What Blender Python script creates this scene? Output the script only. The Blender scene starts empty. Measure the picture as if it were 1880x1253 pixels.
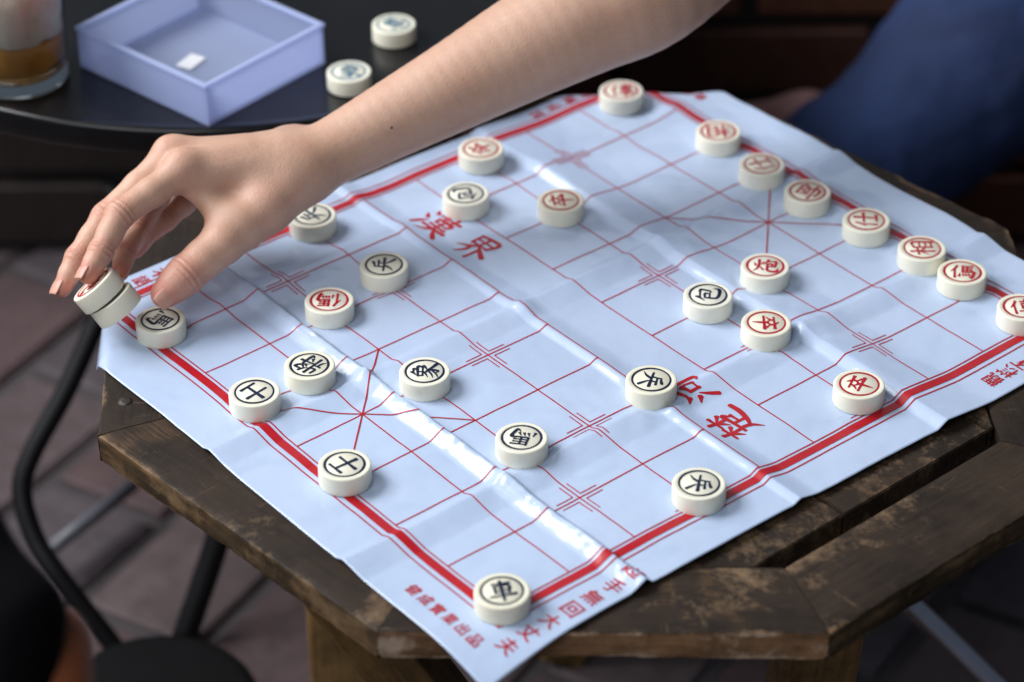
import bpy, bmesh, math, random
import numpy as np
from mathutils import Vector, Matrix, noise as mnoise

random.seed(7); rng = np.random.default_rng(11)
S = bpy.context.scene
COL = S.collection

# ------------------------------------------------------------------ camera
cam_d = bpy.data.cameras.new('camera'); cam = bpy.data.objects.new('camera', cam_d); COL.objects.link(cam)
right = Vector((0.77515367, -0.63169693, -0.00978603))
down = Vector((-0.36718635, -0.43786032, -0.82064153))
fwd = Vector((0.51411183, 0.6397166, -0.57135952))
m = Matrix.Identity(4)
for i in range(3):
    m[i][0] = right[i]; m[i][1] = -down[i]; m[i][2] = -fwd[i]
m.translation = Vector((-0.99838766, -1.17616815, 1.05412064))
cam.matrix_world = m
cam_d.sensor_fit = 'HORIZONTAL'; cam_d.sensor_width = 36.0; cam_d.lens = 100.3
cam_d.clip_start = 0.02; cam_d.clip_end = 60
cam_d.dof.use_dof = True; cam_d.dof.focus_distance = 1.785; cam_d.dof.aperture_fstop = 4.0
cam_d.dof.aperture_blades = 7
S.camera = cam

# ------------------------------------------------------------------ light
W = bpy.data.worlds.new('World'); S.world = W; W.use_nodes = True
bg = W.node_tree.nodes['Background']; bg.inputs[0].default_value = (0.62, 0.78, 1.0, 1); bg.inputs[1].default_value = 0.095
def area(name, loc, target, sx, sy, power, col):
    l = bpy.data.lights.new(name, 'AREA'); l.shape = 'RECTANGLE'; l.size = sx; l.size_y = sy; l.energy = power; l.color = col
    o = bpy.data.objects.new(name, l); COL.objects.link(o); o.location = loc
    o.rotation_euler = (Vector(target) - Vector(loc)).to_track_quat('-Z', 'Y').to_euler()
    return o
area('shopfront_daylight', (-1.45, 1.90, 2.2), (0, 0, 0), 1.9, 1.5, 138, (0.97, 0.98, 1.0))
area('open_side_daylight', (-2.7, -0.9, 2.5), (0, 0, 0), 2.4, 2.0, 54, (0.97, 0.98, 1.0))
area('added_sheen_light', (1.75, 2.25, 2.1), (0, 0, 0), 2.6, 0.9, 9, (0.86, 0.93, 1.0))  # added lamp, no seen source: puts a glossy sheen on the plastic sheet
S.view_settings.view_transform = 'Standard'; S.view_settings.look = 'None'
S.view_settings.exposure = 0.0; S.view_settings.gamma = 1.0

# ------------------------------------------------------------------ helpers
def put(o, kind=None, label=None, cat=None, group=None, parent=None):
    COL.objects.link(o)
    if parent: o.parent = parent
    if kind: o['kind'] = kind
    if label: o['label'] = label
    if cat: o['category'] = cat
    if group: o['group'] = group
    return o
def mesh_obj(name, verts, faces, mat=None, smooth=True, **kw):
    me = bpy.data.meshes.new(name)
    me.from_pydata([tuple(map(float, v)) for v in verts], [], [tuple(map(int, f)) for f in faces])
    if mat: me.materials.append(mat)
    if smooth: me.polygons.foreach_set('use_smooth', [True] * len(me.polygons))
    me.update()
    return put(bpy.data.objects.new(name, me), **kw)
def bm_obj(name, bm, mat=None, smooth=False, **kw):
    me = bpy.data.meshes.new(name); bm.to_mesh(me); bm.free()
    if mat: me.materials.append(mat)
    if smooth: me.polygons.foreach_set('use_smooth', [True] * len(me.polygons))
    return put(bpy.data.objects.new(name, me), **kw)
def empty(name, loc=(0, 0, 0), **kw):
    o = bpy.data.objects.new(name, None); o.location = loc; o.empty_display_size = 0.01
    return put(o, **kw)
def box_bm(sx, sy, sz, bevel=0.0, seg=2):
    bm = bmesh.new(); bmesh.ops.create_cube(bm, size=1.0)
    bmesh.ops.scale(bm, vec=(sx, sy, sz), verts=bm.verts)
    if bevel: bmesh.ops.bevel(bm, geom=bm.edges[:], offset=bevel, segments=seg, affect='EDGES', profile=0.6)
    return bm
def lathe(profile, seg=64, cap=True):
    vs, fs = [], []
    n = len(profile)
    for i in range(seg):
        a = 2 * math.pi * i / seg
        for r, z in profile: vs.append((r * math.cos(a), r * math.sin(a), z))
    for i in range(seg):
        j = (i + 1) % seg
        for k in range(n - 1): fs.append((i * n + k, j * n + k, j * n + k + 1, i * n + k + 1))
    return vs, fs
def tube(points, radii, seg=16):
    P = [Vector(p) for p in points]; vs, fs = [], []
    if not hasattr(radii, '__len__'): radii = [radii] * len(P)
    t0 = (P[1] - P[0]).normalized(); ref = t0.orthogonal().normalized()
    for i, p in enumerate(P):
        t = ((P[min(i + 1, len(P) - 1)] - P[max(i - 1, 0)])).normalized()
        ref = (ref - t * ref.dot(t)).normalized(); b = t.cross(ref)
        for k in range(seg):
            a = 2 * math.pi * k / seg; vs.append(p + (ref * math.cos(a) + b * math.sin(a)) * radii[i])
    for i in range(len(P) - 1):
        for k in range(seg):
            k2 = (k + 1) % seg; fs.append((i * seg + k, i * seg + k2, (i + 1) * seg + k2, (i + 1) * seg + k))
    fs.append(tuple(range(seg))[::-1]); fs.append(tuple((len(P) - 1) * seg + k for k in range(seg)))
    return vs, fs
def catmull(pts, n=8):
    P = [np.array(p, float) for p in pts]; P = [2 * P[0] - P[1]] + P + [2 * P[-1] - P[-2]]
    out = []
    for i in range(1, len(P) - 2):
        for s in range(n):
            t = s / n; a, b, c, d = P[i - 1], P[i], P[i + 1], P[i + 2]
            out.append(0.5 * ((2 * b) + (-a + c) * t + (2 * a - 5 * b + 4 * c - d) * t * t + (-a + 3 * b - 3 * c + d) * t ** 3))
    out.append(P[-2]); return out

# ---- materials
def mat(name):
    M = bpy.data.materials.new(name); M.use_nodes = True
    nt = M.node_tree; return M, nt, nt.nodes['Principled BSDF']
def N(nt, t, **kw):
    n = nt.nodes.new(t)
    for k, v in kw.items():
        if k in n.inputs: n.inputs[k].default_value = v
        else: setattr(n, k, v)
    return n
def ramp(nt, fac, stops):
    r = nt.nodes.new('ShaderNodeValToRGB'); e = r.color_ramp.elements
    e[0].position, e[0].color = stops[0][0], (*stops[0][1], 1); e[1].position, e[1].color = stops[-1][0], (*stops[-1][1], 1)
    for p, c in stops[1:-1]:
        x = e.new(p); x.color = (*c, 1)
    nt.links.new(fac, r.inputs[0]); return r.outputs[0]
def mixc(nt, fac, a, b, mode='MIX'):
    n = nt.nodes.new('ShaderNodeMix'); n.data_type = 'RGBA'; n.blend_type = mode
    for s, v in ((0, fac), (6, a), (7, b)):
        if hasattr(v, 'is_output'): nt.links.new(v, n.inputs[s])
        else: n.inputs[s].default_value = v if s == 0 else (*v, 1)
    return n.outputs[2]
def noise_tex(nt, scale, detail=4, rough=0.6, vec=None, dist=0.0):
    n = N(nt, 'ShaderNodeTexNoise', Scale=scale, Detail=detail, Roughness=rough, Distortion=dist)
    if vec is not None: nt.links.new(vec, n.inputs['Vector'])
    return n.outputs[0]
def objvec(nt, scale=(1, 1, 1), rand=False):
    tc = nt.nodes.new('ShaderNodeTexCoord'); mp = nt.nodes.new('ShaderNodeMapping'); mp.inputs['Scale'].default_value = scale
    nt.links.new(tc.outputs['Object'], mp.inputs[0])
    if rand:
        oi = nt.nodes.new('ShaderNodeObjectInfo'); mu = N(nt, 'ShaderNodeMath', operation='MULTIPLY'); mu.inputs[1].default_value = 37.0
        nt.links.new(oi.outputs['Random'], mu.inputs[0]); nt.links.new(mu.outputs[0], mp.inputs['Location'])
    return mp.outputs[0]
def bump(nt, h, bsdf, strength=0.3, dist=0.001):
    b = N(nt, 'ShaderNodeBump', Strength=strength, Distance=dist); nt.links.new(h, b.inputs['Height']); nt.links.new(b.outputs[0], bsdf.inputs['Normal'])
def math_n(nt, op, a, b=None):
    n = N(nt, 'ShaderNodeMath', operation=op)
    for i, v in enumerate((a, b)):
        if v is None: continue
        if hasattr(v, 'is_output'): nt.links.new(v, n.inputs[i])
        else: n.inputs[i].default_value = v
    return n.outputs[0]

def simple(name, col, rough=0.5, var=0.0, scale=60, bumps=0.0, **inp):
    M, nt, b = mat(name)
    b.inputs['Roughness'].default_value = rough
    v = objvec(nt, rand=True); f = noise_tex(nt, scale, 5, 0.6, v)
    c = ramp(nt, f, [(0.25, tuple(x * (1 - var) for x in col)), (0.75, tuple(min(1, x * (1 + var)) for x in col))])
    nt.links.new(c, b.inputs['Base Color'])
    if bumps: bump(nt, f, b, bumps, 0.001)
    for k, x in inp.items(): b.inputs[k.replace('_', ' ')].default_value = x
    return M

# ivory plastic of the pieces
def ivory():
    M, nt, b = mat('ivory_plastic')
    v = objvec(nt, rand=True)
    c = ramp(nt, noise_tex(nt, 45, 4, 0.6, v), [(0.3, (0.89, 0.86, 0.72)), (0.7, (0.93, 0.91, 0.79))])
    oi = nt.nodes.new('ShaderNodeObjectInfo')
    c = mixc(nt, math_n(nt, 'MULTIPLY', oi.outputs['Random'], 0.40), c, (0.88, 0.82, 0.58))
    g = ramp(nt, noise_tex(nt, 210, 6, 0.75, v), [(0.66, (0, 0, 0)), (0.80, (1, 1, 1))])
    nt.links.new(mixc(nt, math_n(nt, 'MULTIPLY', g, 0.25), c, (0.45, 0.40, 0.30)), b.inputs['Base Color'])
    b.inputs['Roughness'].default_value = 0.34; b.inputs['Subsurface Weight'].default_value = 0.25
    b.inputs['Subsurface Radius'].default_value = (1.0, 0.85, 0.6); b.inputs['Subsurface Scale'].default_value = 0.003
    bump(nt, noise_tex(nt, 300, 3, 0.6, v), b, 0.06, 0.0005)
    return M
IVORY = ivory()
INK_K = simple('navy_black_paint', (0.004, 0.012, 0.042), 0.36, 0.2, 300, 0.15, Specular_IOR_Level=0.3)
INK_R = simple('red_paint', (0.46, 0.004, 0.020), 0.36, 0.25, 300, 0.15, Specular_IOR_Level=0.3)
INK_T = simple('faded_teal_paint', (0.035, 0.14, 0.22), 0.3, 0.3, 300, 0.1)
INK_RO = simple('worn_red_paint', (0.50, 0.10, 0.07), 0.3, 0.3, 300, 0.1)

def sheet_mat():
    M, nt, b = mat('white_plastic_film')
    v = objvec(nt)
    c = ramp(nt, noise_tex(nt, 9, 4, 0.6, v), [(0.3, (0.465, 0.575, 0.775)), (0.7, (0.515, 0.62, 0.815))])
    smu = ramp(nt, noise_tex(nt, 30, 6, 0.7, v), [(0.62, (0, 0, 0)), (0.85, (1, 1, 1))])
    nt.links.new(mixc(nt, math_n(nt, 'MULTIPLY', smu, 0.18), c, (0.50, 0.52, 0.62)), b.inputs['Base Color'])
    nt.links.new(ramp(nt, noise_tex(nt, 25, 5, 0.7, v), [(0.3, (0.36,) * 3), (0.75, (0.50,) * 3)]), b.inputs['Roughness'])
    b.inputs['Specular IOR Level'].default_value = 0.32
    b.inputs['Coat Weight'].default_value = 0.42; b.inputs['Coat Roughness'].default_value = 0.065
    h = math_n(nt, 'ADD', noise_tex(nt, 55, 5, 0.55, v), math_n(nt, 'MULTIPLY', noise_tex(nt, 260, 3, 0.5, v), 0.12))
    fa = nt.nodes.new('ShaderNodeAttribute'); fa.attribute_name = 'fold'
    vf = objvec(nt, (1.0, 0.14, 1.0))
    cr = math_n(nt, 'MULTIPLY', fa.outputs['Fac'], math_n(nt, 'ADD', math_n(nt, 'MULTIPLY', noise_tex(nt, 190, 4, 0.6, vf, 0.7), 0.85), math_n(nt, 'MULTIPLY', noise_tex(nt, 520, 3, 0.6, vf, 0.5), 0.3)))
    bump(nt, math_n(nt, 'ADD', h, cr), b, 0.20, 0.0024)
    return M
SHEET = sheet_mat()
def print_mat():
    M, nt, b = mat('red_print')
    v = objvec(nt)
    c = ramp(nt, noise_tex(nt, 90, 5, 0.6, v), [(0.3, (0.43, 0.003, 0.010)), (0.7, (0.50, 0.006, 0.016))])
    nt.links.new(c, b.inputs['Base Color']); b.inputs['Roughness'].default_value = 0.45; b.inputs['Specular IOR Level'].default_value = 0.3
    b.inputs['Coat Weight'].default_value = 0.15; b.inputs['Coat Roughness'].default_value = 0.08
    bump(nt, noise_tex(nt, 55, 5, 0.55, v), b, 0.16, 0.0022)
    return M
PRINT = print_mat()

def wood_old(name, dark, mid, light, grain=(4, 60, 60), wear=True, wsc=1.0):
    M, nt, b = mat(name)
    v = objvec(nt, grain, rand=True); vi = objvec(nt, (1, 1, 1), rand=True)
    g = noise_tex(nt, 5, 8, 0.72, v, 0.6)
    c = ramp(nt, g, [(0.25, dark), (0.55, mid), (0.8, tuple(x * 1.25 for x in mid))])
    st = ramp(nt, noise_tex(nt, 14, 6, 0.7, vi), [(0.32, (0.40,) * 3), (0.68, (1.35,) * 3)])
    c = mixc(nt, 1.0, c, st, 'MULTIPLY')
    if wear:
        at = nt.nodes.new('ShaderNodeAttribute'); at.attribute_name = 'edge'
        e = math_n(nt, 'MULTIPLY', math_n(nt, 'SUBTRACT', at.outputs['Fac'], 0.0), 0.62)
        n1 = noise_tex(nt, 38 * wsc, 8, 0.8, v)
        w = ramp(nt, math_n(nt, 'ADD', noise_tex(nt, 45 * wsc, 9, 0.78, vi), e), [(0.66, (0, 0, 0)), (0.86, (1, 1, 1))])
        c = mixc(nt, math_n(nt, 'MULTIPLY', w, 0.75), c, light)
        sc = objvec(nt, (62, 6, 40), rand=True)
        s = ramp(nt, noise_tex(nt, 4, 5, 0.8, sc, 0.3), [(0.62, (0, 0, 0)), (0.70, (1, 1, 1))])
        c = mixc(nt, math_n(nt, 'MULTIPLY', s, 0.35), c, tuple(x * 0.8 for x in light))
    if wear:   # bare orange patches and pale scuffs where the stain has worn off
        pt = ramp(nt, math_n(nt, 'ADD', noise_tex(nt, 11, 5, 0.65, vi, 0.8), math_n(nt, 'MULTIPLY', e, 0.5)), [(0.60, (0, 0, 0)), (0.70, (1, 1, 1))])
        pg = ramp(nt, noise_tex(nt, 9, 7, 0.8, v), [(0.45, (0, 0, 0)), (0.6, (1, 1, 1))])
        c = mixc(nt, math_n(nt, 'MULTIPLY', math_n(nt, 'MULTIPLY', pt, pg), 0.75), c, (0.15, 0.082, 0.038))
        sc2 = objvec(nt, (11, 85, 40), rand=True)
        s2 = ramp(nt, noise_tex(nt, 3, 4, 0.8, sc2, 0.4), [(0.64, (0, 0, 0)), (0.72, (1, 1, 1))])
        c = mixc(nt, math_n(nt, 'MULTIPLY', s2, 0.5), c, (0.17, 0.125, 0.09))
    nt.links.new(c, b.inputs['Base Color'])
    nt.links.new(ramp(nt, g, [(0.3, (0.52,) * 3), (0.7, (0.72,) * 3)]), b.inputs['Roughness']); b.inputs['Specular IOR Level'].default_value = 0.28
    bump(nt, math_n(nt, 'ADD', g, math_n(nt, 'MULTIPLY', noise_tex(nt, 120, 6, 0.7, vi), 0.5)), b, 0.32, 0.0008)
    return M
WOOD = wood_old('weathered_dark_wood', (0.017, 0.0105, 0.0068), (0.036, 0.0225, 0.0140), (0.27, 0.175, 0.10))
WOOD_LEG = wood_old('brown_wood', (0.10, 0.056, 0.020), (0.24, 0.14, 0.052), (0.3, 0.2, 0.1), (40, 40, 4), wear=False)
WOOD_SIDE = wood_old('brown_worn_wood', (0.022, 0.014, 0.008), (0.075, 0.046, 0.022), (0.24, 0.15, 0.075), (3, 50, 50))
WOOD_RAW = wood_old('bare_splintered_wood', (0.13, 0.065, 0.030), (0.34, 0.185, 0.095), (0.75, 0.58, 0.44), (3, 50, 50))

# ------------------------------------------------------------------ ground
FZ = -0.47
GROUND = simple('mortar_ground', (0.050, 0.042, 0.045), 0.85, 0.3, 30, 0.4)
ground = mesh_obj('ground', [(-6, -6, FZ - 0.006), (6, -6, FZ - 0.006), (6, 6, FZ - 0.006), (-6, 6, FZ - 0.006)], [(0, 1, 2, 3)], GROUND, kind='structure')
def brick_mat(name, a, b_, c_):
    M, nt, b = mat(name)
    oi = nt.nodes.new('ShaderNodeObjectInfo')
    c = ramp(nt, oi.outputs['Random'], [(0.0, a), (0.5, b_), (1.0, c_)])
    v = objvec(nt, rand=True)
    c = mixc(nt, 1.0, c, ramp(nt, noise_tex(nt, 40, 6, 0.7, v), [(0.3, (0.6,) * 3), (0.7, (1.15,) * 3)]), 'MULTIPLY')
    nt.links.new(c, b.inputs['Base Color']); b.inputs['Roughness'].default_value = 0.7
    bump(nt, noise_tex(nt, 90, 6, 0.7, v), b, 0.5, 0.002); return M
PAVER = brick_mat('paver_brick', (0.080, 0.042, 0.044), (0.098, 0.068, 0.070), (0.066, 0.056, 0.066))
bm = box_bm(0.232, 0.112, 0.03, 0.004, 1); pm = bpy.data.meshes.new('paver'); bm.to_mesh(pm); bm.free(); pm.materials.append(PAVER)
ang = math.radians(20)
for i in range(-7, 8):
    for j in range(-9, 10):
        lx = (i + (0.5 if j % 2 else 0)) * 0.244; ly = j * 0.124
        x = 0.15 + lx * math.cos(ang) - ly * math.sin(ang); y = 0.38 + lx * math.sin(ang) + ly * math.cos(ang)
        if not (-0.75 < x < 1.0 and -0.35 < y < 1.15): continue
        o = bpy.data.objects.new('paver', pm); put(o, parent=ground)
        o.location = (x, y, FZ - 0.0145 + random.uniform(-0.002, 0.0015)); o.rotation_euler = (random.uniform(-.01, .01), random.uniform(-.01, .01), ang + random.uniform(-.015, .015))

# low brick wall behind, in its own shade
MORT = simple('dark_mortar', (0.012, 0.011, 0.011), 0.9, 0.3, 40, 0.3)
WBR = brick_mat('dark_red_brick', (0.085, 0.024, 0.010), (0.105, 0.032, 0.013), (0.055, 0.018, 0.010))
wx, wy = 0.775, -0.632; ax, ay = 0.632, 0.775
w0 = Vector((0.52, 0.74, 0)) - Vector((ax, ay, 0)) * 0.085
wall = bm_obj('brick_wall', box_bm(3.4, 0.16, 0.46), MORT, label='low dark red brick wall in shade behind the tables', cat='wall')
wang = math.atan2(wy, wx)
wall.location = (w0.x + ax * 0.08, w0.y + ay * 0.08, FZ + 0.22); wall.rotation_euler = (0, 0, wang)
bm = box_bm(0.225, 0.02, 0.066, 0.003, 1); wm = bpy.data.meshes.new('brick'); bm.to_mesh(wm); bm.free(); wm.materials.append(WBR)
wm2 = wm.copy(); wm2.materials.clear(); wm2.materials.append(brick_mat('painted_shade_brick', (0.016, 0.008, 0.006), (0.020, 0.010, 0.008), (0.012, 0.007, 0.006)))  # darker brick copy: the shade at the left is put into its colour
for j in range(5):
    for i in range(-7, 8):
        lx = (i + (0.5 if j % 2 else 0)) * 0.242
        if abs(lx) > 1.55: continue
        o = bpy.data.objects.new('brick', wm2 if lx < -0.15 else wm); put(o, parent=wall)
        o.location = (lx, -0.083 + random.uniform(-.002, .002), -0.22 + 0.045 + j * 0.081)

# ------------------------------------------------------------------ octagonal wooden table
OCT = [Vector(p) for p in [(-.310, .092), (-.289, -.168), (-.093, -.333), (.145, -.328), (.298, -.107), (.277, .149), (.081, .312), (-.152, .309)]]
CEN = Vector((-0.006, -0.008))
TT, TH = -0.0015, 0.0205
table = empty('wooden_table', (CEN.x, CEN.y, FZ), label='octagonal dark weathered wooden table under the plastic board sheet', cat='table')
def board(name, quad, ztop, th, nl, nw, outer=True, matl=WOOD, side=None, seed=0, drop=0.0025):
    """a plank from corners a,b (outer long edge) c,d (inner long edge); the worn outer edge is chipped and rounded."""
    a, b, c, d = [Vector((*q, 0)) for q in quad]
    mid = (a + b + c + d) / 4; ux = (b - a).normalized(); uy = Vector((-ux.y, ux.x, 0))
    vs, fs, ed, mi = [], [], [], []
    ts = [0, .015, .035, .07] + list(np.linspace(0.13, 1, nw))
    rows = len(ts)
    for i in range(nl + 1):
        s = i / nl; p0 = a.lerp(b, s); p1 = d.lerp(c, s)
        for j, t in enumerate(ts):
            p = p0.lerp(p1, t); L = (p1 - p0).length * t
            nz = mnoise.noise(Vector((p.x * 60 + seed, p.y * 60, 0))) ; nz2 = mnoise.noise(Vector((p.x * 190 + seed, p.y * 190, 3)))
            e = math.exp(-L / 0.0042) if outer else 0.0
            endw = min(s, 1 - s) * (b - a).length
            z = 0.0003 * nz - e * (drop * 0.55 + drop * 0.5 * nz + drop * 0.4 * nz2) - 0.0002 * math.exp(-endw / 0.0012)
            inn = (p0 - p1).normalized() * (-(0.0007 + 0.0009 * nz2) if (outer and j == 0) else 0)
            if not outer: z -= 0.0009 * (math.exp(-L / 0.0012) )
            z -= 0.0005 * math.exp(-((p1 - p0).length - L) / 0.0012)
            q = p + inn
            vs.append((*(q.xy), ztop + z)); lf = min(1.25, max(0.0, 0.45 + 1.5 * mnoise.noise(Vector((p.x * 17 + seed, p.y * 17, 5)))))
            ed.append(max(e * lf * (0.8 + 0.5 * nz), 0.55 * max(0.0, mnoise.noise(Vector((p.x * 13 + seed * 2, p.y * 13, 11))) + 0.08)))
    top_n = len(vs)
    for i in range(nl):
        for j in range(rows - 1): fs.append((i * rows + j, (i + 1) * rows + j, (i + 1) * rows + j + 1, i * rows + j + 1)); mi.append(0)
    ns = 6
    def wall_strip(idx, m, chip):
        base = len(vs); k = len(idx)
        for r in range(1, ns + 1):
            for q in idx:
                x, y, z = vs[q]; n2 = mnoise.noise(Vector((x * 120, y * 120, r * 2.1 + seed)))
                pull = 0.0012 * n2 * chip + (0.0022 * (r == ns) * chip)
                w = Vector((mid.x - x, mid.y - y)).normalized() * pull
                vs.append((x + w.x, y + w.y, z + (ztop - th - z) * r / ns)); ed.append(max(0.0, 0.25 + 0.5 * mnoise.noise(Vector((x * 22, y * 22, r * 0.4 + seed))) + 0.25 * (r == ns)) * chip)
        def g(r, q): return idx[q] if r == 0 else base + (r - 1) * k + q
        for r in range(ns):
            for q in range(k - 1):
                fs.append((g(r, q), g(r + 1, q), g(r + 1, q + 1), g(r, q + 1))); mi.append(m)
    wall_strip([i * rows for i in range(nl + 1)], 1 if side else 0, 1.0 if outer else 0.0)
    wall_strip([i * rows + rows - 1 for i in range(nl, -1, -1)], 0, 0.0)
    wall_strip([j for j in range(rows - 1, -1, -1)], 0, 0.0)
    wall_strip([nl * rows + j for j in range(rows)], 0, 0.0)
    # local frame: x along the plank
    inv = Matrix(((ux.x, ux.y), (uy.x, uy.y)))
    lv = []
    for v in vs:
        w = inv @ Vector((v[0] - mid.x, v[1] - mid.y)); lv.append((w.x, w.y, v[2] - ztop))
    o = mesh_obj(name, lv, fs, matl, parent=table)
    if side: o.data.materials.append(side)
    o.data.polygons.foreach_set('material_index', mi)
    att = o.data.attributes.new('edge', 'FLOAT', 'POINT'); att.data.foreach_set('value', ed)
    o.location = (mid.x - CEN.x, mid.y - CEN.y, ztop - FZ); o.rotation_euler = (0, 0, math.atan2(ux.y, ux.x))
    bmx = bmesh.new(); bmx.from_mesh(o.data); bmesh.ops.recalc_face_normals(bmx, faces=bmx.faces); bmx.to_mesh(o.data); bmx.free()
    es = o.modifiers.new('sharp', 'EDGE_SPLIT'); es.split_angle = math.radians(48)
    return o
BW = 0.058
def inset(poly, d):
    out = []
    n = len(poly)
    for i in range(n):
        p0, p1, p2 = poly[i - 1], poly[i], poly[(i + 1) % n]
        e1 = (p1 - p0).normalized(); e2 = (p2 - p1).normalized()
        n1 = Vector((-e1.y, e1.x)); n2 = Vector((-e2.y, e2.x))
        k = d / (1 + n1.dot(n2)); out.append(p1 + (n1 + n2) * k)
    return out
INN = inset(OCT, BW)
for i in range(8):
    a, b = OCT[i], OCT[(i + 1) % 8]; c, d = INN[(i + 1) % 8], INN[i]
    g = (b - a).normalized() * 0.0003
    board('border_board', (a + g, b - g, c - g, d + g), TT + (0.00012 if i % 2 else 0), TH, 70, 14, True, WOOD, WOOD_RAW if i == 1 else WOOD_SIDE, seed=i * 9.3)
# inner planks, clipped to the inner octagon with a slot round them
slot = inset(OCT, BW + 0.0012)
def clip_half(poly, p, n):
    out = []
    for i in range(len(poly)):
        a, b = poly[i - 1], poly[i]; da, db = (a - p).dot(n), (b - p).dot(n)
        if (da >= 0) != (db >= 0): out.append(a.lerp(b, da / (da - db)))
        if db >= 0: out.append(b)
    return out
inner = [Vector(p) for p in slot]
# wider slot along the near right side (edge C-D)
c_, d_ = slot[2], slot[3]; nn = (d_ - c_).normalized(); nn = Vector((-nn.y, nn.x))
inner = clip_half(inner, c_ + nn * 0.0125, nn)
pw = 0.128
for k in range(-3, 3):
    poly = clip_half(clip_half(inner, Vector((k * pw - 0.010 + 0.0008, 0)), Vector((1, 0))), Vector(((k + 1) * pw - 0.010 - 0.0008, 0)), Vector((-1, 0)))
    if len(poly) < 3: continue
    bm = bmesh.new(); cx = sum(p.x for p in poly) / len(poly); cy = sum(p.y for p in poly) / len(poly)
    f = bm.faces.new([bm.verts.new((p.y - cy, -(p.x - cx), 0)) for p in poly])
    r = bmesh.ops.extrude_face_region(bm, geom=[f])
    bmesh.ops.translate(bm, vec=(0, 0, -0.016), verts=[v for v in r['geom'] if isinstance(v, bmesh.types.BMVert)])
    bmesh.ops.recalc_face_normals(bm, faces=bm.faces)
    bmesh.ops.bevel(bm, geom=bm.edges[:], offset=0.0008, segments=2, affect='EDGES')
    o = bm_obj('plank', bm, WOOD, parent=table); o.location = (cx - CEN.x, cy - CEN.y, TT - 0.0012 - FZ + random.uniform(-.0004, .0004)); o.rotation_euler = (0, 0, math.pi / 2)
    at = o.data.attributes.new('edge', 'FLOAT', 'POINT'); at.data.foreach_set('value', [0.25] * len(o.data.vertices))
def beam(name, p, q, w, h, matl, parent, off):
    p, q = Vector(p), Vector(q); L = (q - p).length
    bm = box_bm(w, h, L, 0.003, 2); o = bm_obj(name, bm, matl, parent=parent)
    o.location = (p + q) / 2 - Vector(off); o.rotation_euler = (q - p).to_track_quat('Z', 'Y').to_euler(); return o
TO = (CEN.x, CEN.y, FZ)
ZT = TT - TH
for (x0, y0, x1, y1) in [(-.258, -.066, -.06, -.20), (-.02, -.262, .06, -.15), (.235, .09, .13, .17), (-.03, .25, -.09, .16)]:
    beam('leg', (x0, y0, ZT - 0.002), (x1, y1, FZ), 0.05, 0.036, WOOD_LEG, table, TO)
beam('rail', (-.20, -.12, ZT - 0.022), (-.03, -.255, ZT - 0.022), 0.022, 0.04, WOOD_LEG, table, TO)
beam('rail', (.20, .12, ZT - 0.022), (.03, .245, ZT - 0.022), 0.022, 0.04, WOOD_LEG, table, TO)
SCREW = simple('tarnished_screw', (0.06, 0.052, 0.045), 0.5, 0.4, 400, 0.6, Metallic=0.6)
for (sx, sy) in [(-.2774, .1105)]:
    vs, fs = lathe([(0.0, 0.0007), (0.0018, 0.0006), (0.0042, 0.0003), (0.0050, -0.001)], 20)
    o = mesh_obj('screw', vs, fs, SCREW, parent=table); o.location = (sx - CEN.x, sy - CEN.y, TT + 0.0006 - FZ)

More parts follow.
